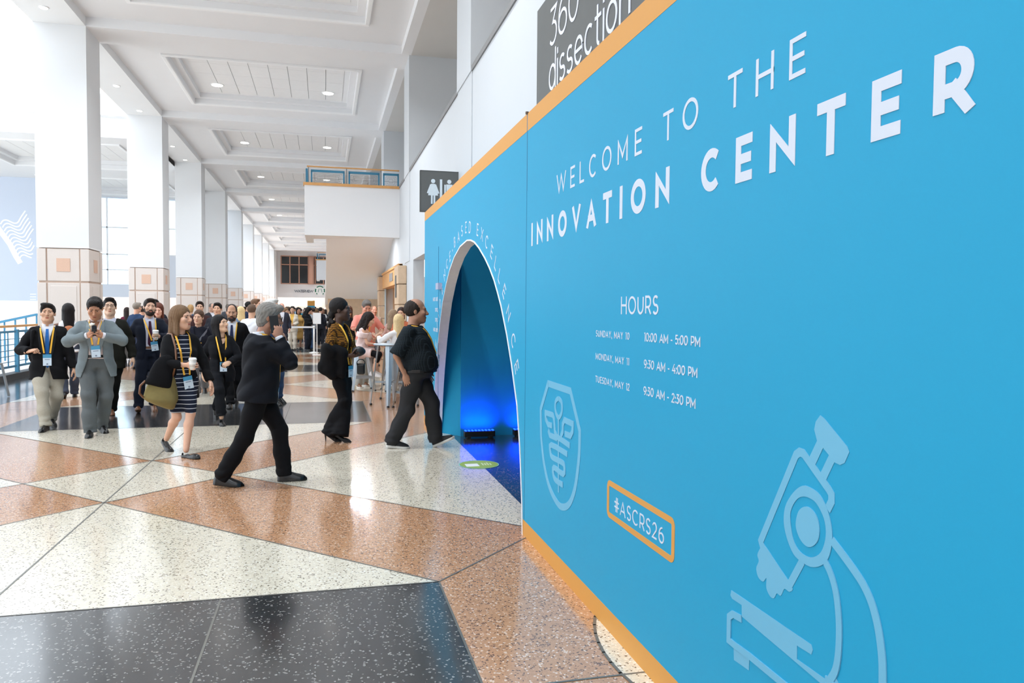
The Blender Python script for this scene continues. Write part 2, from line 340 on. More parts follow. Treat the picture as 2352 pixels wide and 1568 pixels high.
ce.cur = 3; ce.box(XR+.02, 6.0, yB0, yB1, ZB, ZC); ce.cur = 0                      # gallery ceiling
ce.box(-5.87, 6.2, yB0, yB1+6, 9.0, 9.2)                                           # roof over the hall
# lower hall beyond the open atrium on the left
ZL, YF, YE = 7.4, 28.0, 43.4
for i in range(4):
    xa = -5.9-7.4*i; bay(xa-7.4, xa, YF+.4, YF+7.9, ZL, xa-6.2, xa-1.2, YF+1.6, YF+6.7, .3); bay(xa-7.4, xa, YF+7.9, YE, ZL, xa-6.2, xa-1.2, YF+9.2, YE-1.2, .3)
ce.box(-36, -5.9, YF, YF+.4, 8.05, 8.75); ce.box(-36, -5.9, YF+.3, YF+.42, ZL-.02, 8.06); ce.box(-36, -5.9, YF+.4, YE, 8.6, 8.8)
ceiling = struct(ce.build('ceiling', [WHITE2, TILE, DARKGAP, GREYW]))

# longitudinal beam over the column row
b = MB(); b.box(-5.87, XL, yB0, yB1, ZB, 9.2); struct(b.build('wall_left', WHITE))
b = MB(); b.box(-40, -5.87, yB0, 5.0, 9.0, 9.2); b.box(-40, 6, -13.9, -13.6, 0, 9.2); b.box(-6.3, -6.0, -13.6, 1.5, 0, 9.0); struct(b.build('wall_light_block', WHITE))  # unseen atrium roof, end wall and left wall, added to dim the near hall
def ceiling_light(x, y, z, r, lab, grp, warm=False):
    t = thing('ceiling_light', lab, 'ceiling light', (x, y, z), 0, grp)
    MB().lathe((0, 0, 0), [(r, -.012), (r*1.22, -.012), (r*1.25, 0), (r*1.25, .01), (r, .01)][::-1]).build('trim_ring', MOULD, t, True)
    MB().cyl((0, 0), r, r, -.02, -.0125, 24).build('lens', emit('lamp_lens', (255, 250, 240), 9), t)
n_ = ['first', 'second', 'third', 'fourth', 'fifth']
for k in range(5):
    y = Y0+STEP*k+5.35
    for x, sd in ((-2.95, 'left'), (.13, 'right')):
        ceiling_light(x, y, ZT-.008, .15, 'round recessed light, %s one in the %s coffer from the front' % (sd, n_[k]), 'downlights in the ceiling coffers')
for k, yy in enumerate((17.0, 22.4, 25.0, 30.1, 32.7)):
    ceiling_light(-5.37, yy, ZB-.004, .07, 'small recessed spotlight under the column beam, %s from the camera' % n_[k], 'spotlights under the beam')

for k in range(-3, 9):      # the light of the recessed coffer lamps
    for x in (-2.95, .13):
        ld = bpy.data.lights.new('downlight', 'AREA'); ld.shape = 'DISK'; ld.size = .3; ld.energy = 165 if k < 2 else (110 if k < 4 else 260); ld.spread = math.radians(130); ld.color = (.88, .94, 1); lo = bpy.data.objects.new('downlight', ld); COL.objects.link(lo); lo.location = (x, Y0+STEP*k+5.35, ZT-.03)
# columns
def column(y, lab):
    t = thing('column', lab, 'column', (-5.37, y+.5, 0), 0, 'white columns on pale stone bases')
    hz = 2.9
    b = MB(); b.box(-.5, .5, -.5, .5, hz+.03, ZB); b.build('shaft', mat('column_paint', (224, 226, 228), .75, noise=.012, nscale=2), t)
    b = MB(); b.box(-.5, .5, -.5, .5, hz, hz+.03); b.build('cap_moulding', MOULD, t)
    b = MB(); b.box(-.475, .475, -.475, .475, 0, hz-.01); b.build('base_core', STONEJ, t)
    b = MB(); ex = .5
    for (z0, z1) in ((0, .12), (.14, 2.16), (2.2, 2.88)):
        for sx in (-1, 1):
            for sy in (-1, 1): b.box(min(sx*.33, sx*ex), max(sx*.33, sx*ex), min(sy*.33, sy*ex), max(sy*.33, sy*ex), z0, z1)
        for sd in range(4):
            p = [(-.305, -ex+.012), (.305, -ex+.012), (.305, -.4), (-.305, -.4)]; c, s_ = math.cos(sd*PI/2), math.sin(sd*PI/2)
            p = [(c*x-s_*yy, s_*x+c*yy) for x, yy in p]; xs = [q[0] for q in p]; ys = [q[1] for q in p]; b.box(min(xs), max(xs), min(ys), max(ys), z0, z1)
            if z1 == 2.16:
                p = [(-.25, -ex+.002), (.25, -ex+.002), (.25, -.45), (-.25, -.45)]; p = [(c*x-s_*yy, s_*x+c*yy) for x, yy in p]; xs = [q[0] for q in p]; ys = [q[1] for q in p]; b.box(min(xs), max(xs), min(ys), max(ys), .25, 2.1)
    b.build('stone_cladding', STONE, t, bevel=.008)
    for sd in range(4):
        c, s_ = math.cos(sd*PI/2), math.sin(sd*PI/2); p = [(-.13, -ex+.003), (.13, -ex+.003), (.13, -.46), (-.13, -.46)]; p = [(c*x-s_*yy, s_*x+c*yy) for x, yy in p]; xs = [q[0] for q in p]; ys = [q[1] for q in p]
        b = MB(); b.box(min(xs), max(xs), min(ys), max(ys), 2.4, 2.68); b.build('accent_tile', TANTILE, t)
    return t
for k in range(9):
    column(Y0+STEP*k, 'white square column on a stone base, ' + ['nearest one at the left', 'second in the row from the camera', 'third in the row from the camera', 'fourth in the row from the camera', 'fifth in the row', 'sixth in the row', 'seventh in the row', 'eighth in the row', 'ninth and farthest in the row'][k])

# right wall: parapet of the upper gallery, pillars, recess, door opening
rw = MB(); yA, yZ = -14, yB1
rw.box(XR, XR+.25, yA, 5.0, 0, 4.88); rw.box(XR, XR+.25, 5.0, 17.2, 2.78, 4.88); rw.box(XR, XR+.25, 17.2, 19.6, 0, 4.88)
rw.box(XR, XR+.25, 19.6, 25.3, 2.8, 4.88); rw.box(XR, XR+.25, 25.3, 26.0, 0, 4.88); rw.box(XR, XR+.25, 26.0, 29.2, 0, 2.0); rw.box(XR, XR+.25, 26, 29.2, 3.9, 4.88); rw.box(XR, XR+.25, 29.2, yZ, 0, 4.88)
for k in range(-2, 9):
    y = Y0+STEP*k; rw.box(XR-.03, 3.1, y, y+1.1, 4.88, ZB) if k >= -1 else None
    rw.box(XR-.015, XR, y-.0, y+1.1, 2.8, 4.88)
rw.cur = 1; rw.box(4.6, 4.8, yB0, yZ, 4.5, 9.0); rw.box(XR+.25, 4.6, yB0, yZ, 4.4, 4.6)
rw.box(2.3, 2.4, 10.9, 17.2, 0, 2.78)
rw.cur = 2; rw.box(2.28, 2.3, 10.9, 17.2, 0, 2.1)
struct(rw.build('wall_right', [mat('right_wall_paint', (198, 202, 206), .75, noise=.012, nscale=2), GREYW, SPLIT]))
cp = MB()
for k in range(-2, 9):
    y = Y0+STEP*k+1.1; cp.box(XR-.02, XR+.27, y, y+STEP-1.1, 4.88, 4.95)
struct(cp.build('trim_gallery', mat('grey_coping', (128, 128, 128), .6)))
b = MB(); b.box(XR+.1, XR+.12, 26, 29.2, 2.0, 3.9); w2 = struct(b.build('window_2', mat('bright_window_white', (236, 242, 248), .2)))  # opaque white pane, the bright reflection painted into its colour
b = MB(); b.box(XR-.02, XR+.1, 26.0, 29.2, 2.9, 2.96); b.box(XR-.02, XR+.1, 25.95, 26.05, 2, 3.9); b.box(XR-.02, XR+.1, 29.15, 29.25, 2, 3.9); struct(b.build('trim_window', MOULD))
# stone pilasters, timber lintel and panelled recess of the doorway
def pilaster(y0, y1, lab):
    t = thing('stone_pilaster', lab, 'pilaster', (XR-.1, (y0+y1)/2, 0)); hw = (y1-y0)/2
    b = MB(); z = 0; i = 0
    while z < 2.7:
        h = [.46, .38, .52, .42, .5, .46][i % 6]; dx = .008*(i % 3); b.box(-.1-dx, .098, -hw-dx, hw, z, min(z+h-.012, 2.74)); z += h; i += 1
    b.build('stone_block', SPLIT, t, bevel=.02); return t
p1_ = pilaster(18.6, 19.6, 'rough tan stone pilaster at the near side of the timber-topped doorway')
MB().box(-.13, -.11, -.1, .12, 1.95, 2.5).build('plaque', DKGREY, p1_)
pilaster(25.3, 26.0, 'rough tan stone pilaster at the far side of the timber-topped doorway')
t = thing('timber_lintel', 'honey coloured timber panel above the doorway with grey letters', 'lintel', (XR-.05, 22.4, 2.33))
MB().box(-.04, .2, -2.79, 2.89, .0, .5).build('panel', WOOD, t, bevel=.01)
MB().box(-.07, .2, -2.79, 2.89, .44, .5).build('ledge', WOOD, t)
b = MB(); [b.box(-.06, -.045, -1.0+.22*i, -.86+.22*i, .13, .36) for i in range(5)]; b.build('sign_letters', mat('brushed_letters', (165, 168, 172), .4, metal=.5), t)
d = MB(); d.box(3.0, 3.1, 19.4, 25.6, 0, 2.6); d.cur = 1; d.box(XR+.25, 3.0, 25.3, 25.4, 0, 2.5); d.box(XR+.25, 3.0, 19.5, 19.6, 0, 2.5); d.cur = 2; d.box(XR+.25, 3.0, 19.6, 25.3, 2.4, 2.5)
struct(d.build('wall_doorway', [WOOD, SPLIT, WHITE]))
for i in range(2):
    b = MB(); b.box(2.95, 2.998, 20.0+2.5*i, 22.35+2.5*i, .02, 2.3)
    for j in range(6): b.box(2.93, 2.95, 20.05+2.5*i+.38*j, 20.4+2.5*i+.38*j, .06, 2.26)
    struct(b.build('door_%d' % (i+1), WOOD))
b = MB(); b.box(XR-.02, XR+.02, 25.18, 25.3, 0, 2.33); struct(b.build('trim_door', mat('pale_blue_frame', (190, 214, 226), .4)))

# far end wall: dark windows, sign, low opening into the coffee shop
YW = 84.0
def fz(y, x=690): return float(PY(x, y, YW)[2])
def fx(x, y=640): return float(PY(x, y, YW)[0])
fw_ = MB(); zt, zb_, zl = fz(588), fz(652), fz(683)
fw_.box(XL-1, 6, YW, YW+.3, zb_, zb_-.001); fw_.box(XL-1.2, 6, YW, YW+.3, zl, zb_); fw_.box(XL-1.2, fx(645), YW, YW+.3, zb_, 9); fw_.box(fx(645), 6, YW, YW+.3, zt, 9); fw_.box(fx(752), 6, YW, YW+.3, zb_, zt)
fw_.box(XL-.02, XL+.1, Y0+STEP*8+1, YW, 0, 8.0)
fw_.cur = 1; fw_.box(-8, 7, YW+5, YW+5.3, 0, 5)
struct(fw_.build('wall_far', [WHITE, mat('cafe_back_wall', (225, 216, 208), .8)]))
b = MB(); b.box(fx(645), fx(752), YW+.2, YW+.24, zb_, zt); struct(b.build('window_1', mat('dark_glazing', (24, 28, 32), .08)))
b = MB()
for px in (645.5, 666, 687, 708, 724, 743): b.box(fx(px)-.05, fx(px)+.05, YW-.02, YW+.2, zb_, zt)
for py in (588.5, 608, 651.5): b.box(fx(645), fx(752), YW-.02, YW+.18, fz(py)-.05, fz(py)+.05)
struct(b.build('trim_far_window', mat('pinkish_mullion', (206, 160, 138), .5)))
b = MB(); b.cyl((fx(715), YW-.25), .3, .3, zb_, zt, 24); tag(b.build('round_column', mat('pink_plaster_column', (216, 172, 152), .6), None, True), 'pink round column between the dark windows of the far wall', 'column')
q, L_ = layout('WATERVIEW', fz(664.2)-fz(670.4), .055, fx(720, 667)-fx(676, 667))
t = thing('cafe_sign', 'grey WATERVIEW lettering and round green emblem on the far white wall', 'sign', (fx(676, 667), YW, fz(671.5)))
letters('lettering', q, (0, -.01, 0), (1, 0, 0), (0, 0, 1), (0, -1, 0), .03, mat('sign_grey', (110, 116, 124), .5), t)
b = MB(); ex = fx(735, 667)-fx(676, 667); R_ = .55
b.prism([(R_*math.cos(a*PI/20), R_*math.sin(a*PI/20)) for a in range(40)], (ex, -.01, .22), ((1, 0, 0), (0, 0, 1), (0, -1, 0)), 0, .03); b.build('emblem_disc', mat('emblem_white', (240, 243, 242), .5), t)
b = MB(); GRN = mat('emblem_green', (22, 116, 88), .5)
for a0, a1, r_, w_ in ((45, 135, .47, .11), (155, 200, .47, .13), (-20, 25, .47, .13), (215, 235, .47, .1), (305, 325, .47, .1)):
    for qd in stroke2d(arc(0, 0, r_, r_, a0, a1, 8), w_): b.prism(qd, (ex, -.04, .22), ((1, 0, 0), (0, 0, 1), (0, -1, 0)), 0, .02)
for sx in (-1, 1):
    for qd in stroke2d([(sx*.1, .22), (sx*.16, .0), (sx*.2, -.18)], .05): b.prism(qd, (ex, -.04, .22), ((1, 0, 0), (0, 0, 1), (0, -1, 0)), 0, .02)
b.build('emblem_mark', GRN, t)
# coffee shop counter with lit menu panels
t = thing('cafe_counter', 'long counter with lit panels under the WATERVIEW wall', 'counter', (fx(700), YW+3.5, 0))
MB().box(-4, 2, -.4, .4, 0, 1.1).build('counter_base', STONE, t)
for i in range(6): MB().box(-4+i*1.0, -3.25+i*1.0, 1.35, 1.4, 2.0, 2.75).build('menu_panel', emit('lit_panel', (255, 244, 220), 3.0), t)

# end wall of the lower hall on the left, with bright glazing
ew = MB(); xr_ = -5.95
ew.box(-38, -9.2, YE, YE+.25, 2.2, 2.87); ew.box(-9.2, xr_, YE, YE+.25, 2.2, 4.4); ew.box(-38, xr_, YE, YE+.25, ZL-.05, 8.8)
for x in (-36, -28, -20, -13.5, -9.2, -6.2): ew.box(x-.2, x+.2, YE, YE+.25, 0, ZL)
struct(ew.build('wall_atrium', mat('pale_blue_white_wall', (222, 228, 238), .7, noise=.01)))
b = MB(); b.box(-38, xr_, YE+.1, YE+.115, 2.87, ZL-.05); struct(b.build('window_3', glass('clear_glazing')))
b = MB()
for i in range(12): b.box(-37+2.6*i, -36.94+2.6*i, YE+.06, YE+.16, 2.87, ZL)
for z in (3.6, 4.4, 5.8): b.box(-38, xr_, YE+.06, YE+.16, z, z+.06)
struct(b.build('trim_glazing', MOULD))
b = MB(); b.box(-38, -6, 62, 62.3, 0, 2.6); b.cur = 0
for i in range(8): b.box(-30+3*i, -29.2+3*i, 55, 55.6, 0, 2.6)
struct(b.build('wall_opposite', mat('pink_beige_wall', (226, 200, 188), .8)))

# hanging banner with a wave emblem
BY = 38.0; bx0, bx1 = float(PY(-90, 560, BY)[0]), float(PY(86, 560, BY)[0]); bz1, bz0 = float(PY(40, 452, BY)[2]), float(PY(40, 690, BY)[2])
t = thing('hanging_banner', 'large pale blue banner with a white wavy emblem hanging at the left', 'banner', ((bx0+bx1)/2, BY, bz0))
MB().box(bx0-(bx0+bx1)/2, bx1-(bx0+bx1)/2, 0, .03, 0, ZL-bz0-.02).build('cloth', mat('pale_blue_banner', (204, 214, 230), .7, noise=.02), t)
MB().box(bx0-(bx0+bx1)/2, bx1-(bx0+bx1)/2, -.02, .05, -.06, 0).build('hem_bar', MOULD, t)
def bp(zx, zy):      # zoomed picture coordinates of the emblem -> banner surface
    p = PY(zx/4.355, 400+zy/4.355, BY); return (float(p[0])-(bx0+bx1)/2, float(p[2])-bz0)
wv = MB(); WAV = [(0, 420), (25, 385), (60, 378), (100, 395), (140, 410), (175, 400), (205, 350), (250, 285)]
for i in range(11):
    k = i/10; dx, dy = 5+190*k, 80+345*k; sc = 1-.12*k
    pts = [(x*sc+dx, (y-420)*sc+420+dy-40*0) for x, y in WAV]; pts = [(x, y) for x, y in pts if x < 345]
    sm = []
    for a, b_ in zip(pts[:-1], pts[1:]):
        for j in range(3): sm.append(bp(a[0]+(b_[0]-a[0])*j/3, a[1]+(b_[1]-a[1])*j/3))
    sm.append(bp(*pts[-1])); sm = spl([bp(*a) for a in pts])
    for qd in stroke2d(sm, .062): wv.prism(qd, (0, 0, 0), ((1, 0, 0), (0, 0, 1), (0, -1, 0)), .001, .008+.0003*i)
for qd in stroke2d([bp(-30, 520), bp(20, 590), bp(100, 700), bp(160, 820), bp(205, 890)], .22): wv.prism(qd, (0, 0, 0), ((1, 0, 0), (0, 0, 1), (0, -1, 0)), .001, .007)
wv.build('wave_emblem', mat('banner_white', (246, 248, 252), .6), t); wv = MB()
for i in range(3): wv.prism([bp(300, 1195+26*i), bp(362, 1195+26*i), bp(362, 1204+26*i), bp(300, 1204+26*i)], (0, 0, 0), ((1, 0, 0), (0, 0, 1), (0, -1, 0)), .001, .008)
wv.build('banner_mark', mat('banner_white', (246, 248, 252), .6), t)

# balconies: landing of a stair that runs down away from us, with railing
def balcony(Yb, lab):
    x0, z0, z1 = -.49, 3.57, 4.86
    t = thing('balcony', lab, 'balcony', (x0, Yb, z0)); W_ = XR-x0; H = z1-z0
    MB().box(0, W_, 0, .2, 0, H).build('front_wall', WHITE2, t)
    MB().box(0, .2, .2, 2.4, 0, H).build('side_wall', WHITE, t)
    b = MB(); b.box(.2, W_, .2, 2.4, .12, .3); b.cur = 0
    b.add([(.55, 2.0, .12), (W_, 2.0, .12), (W_, 9.0, -1.75), (.55, 9.0, -1.75), (.55, 2.0, .4), (W_, 2.0, .4), (W_, 9.0, -1.45), (.55, 9.0, -1.45)], [(0, 1, 2, 3), (7, 6, 5, 4), (0, 4, 5, 1), (1, 5, 6, 2), (2, 6, 7, 3), (3, 7, 4, 0)])
    b.build('stair_soffit', mat('warm_soffit', (246, 247, 249), .8, noise=.01), t)
    MB().box(.62, W_, 8.2, 8.5, -z0, -1.4).build('stone_wall_below', SPLIT, t)
    MB().box(-.03, W_, -.03, .22, H, H+.07).build('timber_sill', WOOD, t)
    MB().bar((.06, .1, H+.5), (W_, .1, H+.5), .05, .035).build('handrail', WOOD, t, bevel=.01)
    for x in (.1, 1.07, 1.97): MB().box(x-.012, x+.012, .09, .11, H+.07, H+.5).build('post', GREY_METAL, t)
    MB().add([(.03, .08, H+.07), (.1, .08, H+.07), (.08, .08, H+.44), (.03, .08, H+.44), (.03, 1.8, H+.07), (.1, 1.8, H+.07), (.08, 1.8, H+.44), (.03, 1.8, H+.44)], [(0, 1, 2, 3), (7, 6, 5, 4), (0, 4, 5, 1), (1, 5, 6, 2), (2, 6, 7, 3), (3, 7, 4, 0)]).build('side_panel', BLUE_METAL, t)
    for a, c in ((.16, 1.02), (1.12, 1.93), (2.02, 2.44)):
        b = MB(); 
        for u0, u1, v0, v1 in ((a, a+.04, .07, .38), (c-.04, c, .07, .38), (a, c, .36, .42)): b.box(u0, u1, .085, .115, H+v0, H+v1)
        f = b.build('railing_panel', BLUE_METAL, t); g = MB()
        for k in range(3):
            i = .07+.04*k; u0, u1, v0, v1 = a+i, c-i, .1+.035*k, .33-.035*k
            for s0, s1, w0, w1 in ((u0, u0+.008, v0, v1), (u1-.008, u1, v0, v1), (u0, u1, v1-.008, v1), (u0, u1, v0, v0+.008)): g.box(s0, s1, .095, .105, H+w0, H+w1)
        g.box(a+.04, c-.04, .095, .105, H+.2, H+.208); g.build('key_pattern', GREY_METAL, f)
    for lx in (1.25, 1.6):
        MB().cyl((lx, 1.1), .09, .09, .105, .119, 20).build('soffit_lamp', emit('warm_lamp', (255, 236, 190), 8), t)
        ld = bpy.data.lights.new('soffit_light', 'AREA'); ld.shape = 'DISK'; ld.size = .16; ld.energy = 42; ld.color = (.9, .95, 1); lo = bpy.data.objects.new('soffit_light', ld); COL.objects.link(lo); lo.parent = t; lo.location = (lx, 1.1, .09)
balcony(20.44, 'white balcony with blue key-pattern railing and timber sill above the stair')
balcony(20.44+STEP*4, 'smaller white balcony with blue railing far down the hall near the dark windows')

# banner and restroom sign on the right wall
t = thing('wall_banner', 'dark grey wall banner with white slanted writing above the blue wall', 'banner', (XR-.02, 6.9, 3.0))
MB().box(-.005, .015, -4.6, 0, -.3, 1.43).build('panel', DKGREY, t)
for txt, h, wdt, px in (('360° of', .33, None, (1262, 112)), ('dissection"', .33, None, (1260, 214))):
    p = PX(px[0], px[1], XR-.03); x_ = 0.
    for tok in (('360', '°', ' ', 'of') if txt[0] == '3' else ('dissection', '"')):
        q, L_ = layout(tok, h, .028, None, .035)
        if tok != ' ': letters('lettering', [[(a+x_, b_) for a, b_ in k] for k in q], (-.006, float(p[1])-6.9, float(p[2])-3.0), (0, -1, 0), (0, 0, 1), (-1, 0, 0), .003, mat('banner_text', (222, 226, 238), .5), t)
        x_ += L_+.035
SY = 11.2
t = thing('restroom_sign', 'square dark grey sign with white man and woman figures jutting from the wall', 'sign', (XR, SY, 3.1))
sx0 = float(PY(966, 440, SY)[0])-XR
MB().box(sx0, 0, 0, .06, 0, .59).build('panel', DKGREY, t)
b = MB(); b.box(sx0-.008, sx0, -.004, .064, -.008, .598); b.box(sx0, 0, -.004, .064, .59, .598); b.box(sx0, 0, -.004, .064, -.008, 0); b.build('frame', mat('sign_frame', (60, 62, 62), .5), t)
def pict(cx, woman):
    b = MB(); A3 = ((1, 0, 0), (0, 0, 1), (0, -1, 0)); o = (sx0+cx, -.002, 0); e0, e1 = 0, .004
    b.prism([(.031*math.cos(a*PI/12), .445+.031*math.sin(a*PI/12)) for a in range(24)], o, A3, e0, e1)
    if woman:
        b.prism([(-.03, .405), (.03, .405), (.075, .235), (-.075, .235)], o, A3, e0, e1)
        for s_ in (-1, 1):
            for qd in stroke2d([(s_*.032, .395), (s_*.082, .265)], .024): b.prism(qd, o, A3, e0, e1*.9)
            b.prism([(s_*.006, .24), (s_*.032, .24), (s_*.032, .11), (s_*.006, .11)], o, A3, e0, e1*.9)
    else:
        b.prism([(-.045, .405), (.045, .405), (.04, .25), (-.04, .25)], o, A3, e0, e1)
        for s_ in (-1, 1):
            b.prism([(s_*.05, .4), (s_*.074, .4), (s_*.074, .26), (s_*.05, .26)], o, A3, e0, e1*.9); b.prism([(s_*.004, .25), (s_*.04, .25), (s_*.036, .1), (s_*.006, .1)], o, A3, e0, e1*.9)
    return b.build('woman_figure' if woman else 'man_figure', mat('pictogram_white', (214, 224, 230), .5), t)
pict(.185, True); pict(.425, False)
MB().box(sx0+.285, sx0+.32, -.006, -.001, .1, .475).build('divider_bar', mat('pictogram_white', (0, 0, 0)), t)

# railing along the atrium edge behind the columns
def railing(ya, yb, lab):
    X = -6.95; t = thing('railing', lab, 'railing', (X, ya, 0), 0, 'blue railings along the atrium edge'); L = yb-ya
    MB().box(-.14, .14, 0, L, 0, .13).build('curb', mat('dark_stone_curb', (62, 64, 66), .5), t)
    MB().bar((0, 0, 1.2), (0, L, 1.2), .07, .05).build('handrail', WOOD, t)
    n = max(2, int(L/1.5)); 
    for i in range(n+1):
        y = min(L-.05, max(.05, L*i/n)); MB().box(-.04, .04, y-.04, y+.04, .13, 1.12).build('post', BLUE_METAL, t)
    for i in range(n):
        a, c = L*i/n+.1, L*(i+1)/n-.1; b = MB()
        for z in (.25, 1.05): b.box(-.02, .02, a, c, z, z+.05)
        for k in range(1, 6): b.box(-.01, .01, a, c, .25+.13*k, .265+.13*k)
        for k in range(1, 4): yy = a+(c-a)*k/4; b.box(-.012, .012, yy-.01, yy+.01, .25, 1.05)
        b.build('railing_panel', BLUE_METAL, t)
railing(13.0, 17.6, 'blue railing with timber handrail at the left edge beyond the metal chair')
railing(18.0, 25.4, 'blue railing with timber handrail behind the nearest column')
railing(25.8, 33.0, 'blue railing with timber handrail behind the second column')
sa, sb_ = PY(-40, 748, 26.0), PY(84, 722, 26.0)
t = thing('stair_railing', 'sloping blue stair rail beyond the atrium at the far left', 'railing', (float(sa[0]), 26, 0)); dx_ = float(sb_[0]-sa[0])
MB().bar((0, 0, float(sa[2])), (dx_, 0, float(sb_[2])), .07, .07).bar((dx_, 0, float(sb_[2])), (dx_+1, 0, float(sb_[2])), .07, .07).build('handrail', BLUE_METAL, t)
for i in range(6): MB().bar((dx_*i/5, 0, 0), (dx_*i/5, 0, float(sa[2]+(sb_[2]-sa[2])*i/5)), .04, .04).build('post', BLUE_METAL, t)
# ------------------------------------------------------------------ THE BLUE DISPLAY WALL
XW, WT, ZW = 1.4145, .10, 3.05; YS, YEND = 5.29, 10.97      # wall face, thickness, height, seam, far end
BLUE = mat('blue_print', (32, 152, 194), .5, noise=.012, nscale=1.5, spec=.2); ORANGE = mat('orange_print', (208, 148, 68), .55, noise=.012)
PRINTW = mat('white_print', (200, 208, 221), .55, noise=.01); PALEB = mat('pale_blue_print', (100, 172, 204), .55, noise=.01)
GREYREV = mat('grey_arch_lining', (246, 240, 232), .6); DRAPE = mat('deep_blue_drape', (0, 146, 190), .75, noise=.08, nscale=3)
AX = ((0, 1, 0), (0, 0, 1), (-1, 0, 0))                      # u along +Y, v up, normal to the hall
ARL = [(9.985, 0), (9.965, .15), (9.935, .34), (9.85, .62), (9.76, .85), (9.68, 1.02), (9.585, 1.22), (9.42, 1.47), (9.2, 1.742), (8.936, 1.95), (8.683, 2.104), (8.364, 2.235), (7.995, 2.322), (7.59, 2.352), (7.4, 2.337)]
ARR = [(7.221, 2.304), (6.992, 2.23), (6.723, 2.119), (6.521, 2.019), (6.329, 1.904), (6.192, 1.796), (6.059, 1.683), (5.847, 1.45), (5.684, 1.228), (5.5, .926), (5.407, .627), (5.333, .228), (5.315, 0)]
ARCH = ARL+ARR
def on_wall(name, quads, parent, m, lift, o=(0, 0)):
    return letters(name, quads, (XW-.0004-o0[0], -o0[1], 0), (0, 1, 0), (0, 0, 1), (-1, 0, 0), lift, m, parent)
def wp(px, py): p = PX(px, py, XW); return (float(p[1]), float(p[2]))
def prisms(name, polys, parent, m, lift=.0016):
    b = MB()
    for i, pl in enumerate(polys):
        b.prism(pl, (XW-o0[0], -o0[1], 0), AX, 0, lift*(1+.012*i))
    return b.build(name, m, parent)
def band(pts, w): return [list(map(tuple, q)) for q in stroke2d(pts, w)]
# right-hand panel
o0 = (XW, 2.0)
t = thing('welcome_wall', 'tall blue display wall reading WELCOME TO THE INNOVATION CENTER with orange edges', 'display wall', (XW, 2.0, 0)); WELC = t
MB().box(0, WT, -4.4, YS-.004-2, 0, ZW).build('panel', BLUE, t)
MB().box(-.0012, 0, -4.4, YS-.004-2, 2.925, ZW).build('orange_top_band', ORANGE, t)
MB().box(-.0012, 0, -4.4, YS-.004-2, 0, .113).build('orange_bottom_band', ORANGE, t)
MB().box(.0, WT, -4.4, YS-2, -.0, .004).build('shadow_strip', BLACK, t)
b = MB(); b.box(-.0016, 0, YS-2.02, YS-2.008, 2.5, 3.05); b.box(-.001, 0, YS-2.014, YS-2.008, .12, 2.5); b.build('panel_seam', mat('blue_seam_shade', (44, 120, 158), .6), t)  # seam line, with the seam's shadow painted as a wider dark strip above
MB().tube([(-.004, YS-2.012, 3.045), (-.004, YS-2.012, 3.062)], .012, 10).build('corner_bolt', mat('bolt_brown', (92, 76, 60), .5), t)
def line(txt, y, z, h, th_, width, name='lettering', m=PRINTW, tr=None):
    q, L_ = layout(txt, h, th_, width, tr); return letters(name, [[(-a, b_) for a, b_ in k] for k in q], (0, y-o0[1], z), (0, 1, 0), (0, 0, 1), (-1, 0, 0), .0014, m, WELC)
line('WELCOME TO THE', 4.557, 2.366, .124, .0150, 4.557-2.035)
line('INNOVATION CENTER', 5.143, 2.095, .160, .0345, 5.143-1.416)
line('HOURS', 3.473, 1.628, .086, .0105, 3.473-3.045)
for tx, tm, z, e in (('SUNDAY, MAY 10', '10:00 AM - 5:00 PM', 1.506, 2.662), ('MONDAY, MAY 11', '9:30 AM - 4:00 PM', 1.384, 2.681), ('TUESDAY, MAY 12', '9:30 AM - 2:30 PM', 1.262, 2.692)):
    line(tx, 3.820, z, .035, .0046, 3.820-(3.352 if 'TUES' in tx else 3.363)); line(tm, 3.190, z, .0405, .0056, 3.190-e)
line('#ASCRS26', 3.523, .64, .073, .0075, 3.523-2.953)
def rrect(y0, y1, z0, z1, r):
    return [(y1-r+r*math.cos(a), z1-r+r*math.sin(a)) for a in [PI/2*i/5 for i in range(6)]]+[(y0+r+r*math.cos(a), z1-r+r*math.sin(a)) for a in [PI/2+PI/2*i/5 for i in range(6)]]+[(y0+r+r*math.cos(a), z0+r+r*math.sin(a)) for a in [PI+PI/2*i/5 for i in range(6)]]+[(y1-r+r*math.cos(a), z0+r+r*math.sin(a)) for a in [1.5*PI+PI/2*i/5 for i in range(6)]]
rb = rrect(2.867, 3.612, .602, .766, .022); prisms('hashtag_frame', band(rb+[rb[0]], .028), t, ORANGE)
# emblem: shield with staff and winding snake
def zz(l, s=4.9, ox=1230, oy=860): return [wp(x/s+ox, y/s+oy) for x, y in l]
sh = zz([(145, 100), (395, 185), (500, 635), (496, 860), (478, 1060), (450, 1260), (410, 1400), (365, 1472), (312, 1490), (262, 1462), (195, 1350), (140, 1200), (95, 970), (66, 700), (62, 390)])
em = band([sh[0], sh[1]]+spl(sh[2:-1])[0:]+[sh[-1], sh[0]], .042)
rg = zz([(262, 270), (295, 310), (302, 390), (290, 450), (263, 482), (236, 440), (225, 370), (232, 300)])
rg = spl(rg, True); em += band(rg+[rg[0]], .03)+band(zz([(262, 490), (262, 1325)]), .022)
em += band(zz([(108, 425), (200, 455), (212, 500), (222, 640), (245, 700), (300, 735), (390, 800)]), .036)+band(zz([(115, 430), (120, 500), (145, 560), (190, 575)]), .036)
em += band(zz([(435, 560), (330, 510), (312, 560), (310, 640), (290, 700)]), .036)+band(zz([(425, 555), (420, 640), (398, 690), (335, 665)]), .036)
em += band(zz([(148, 620), (165, 680), (250, 720)]), .036)
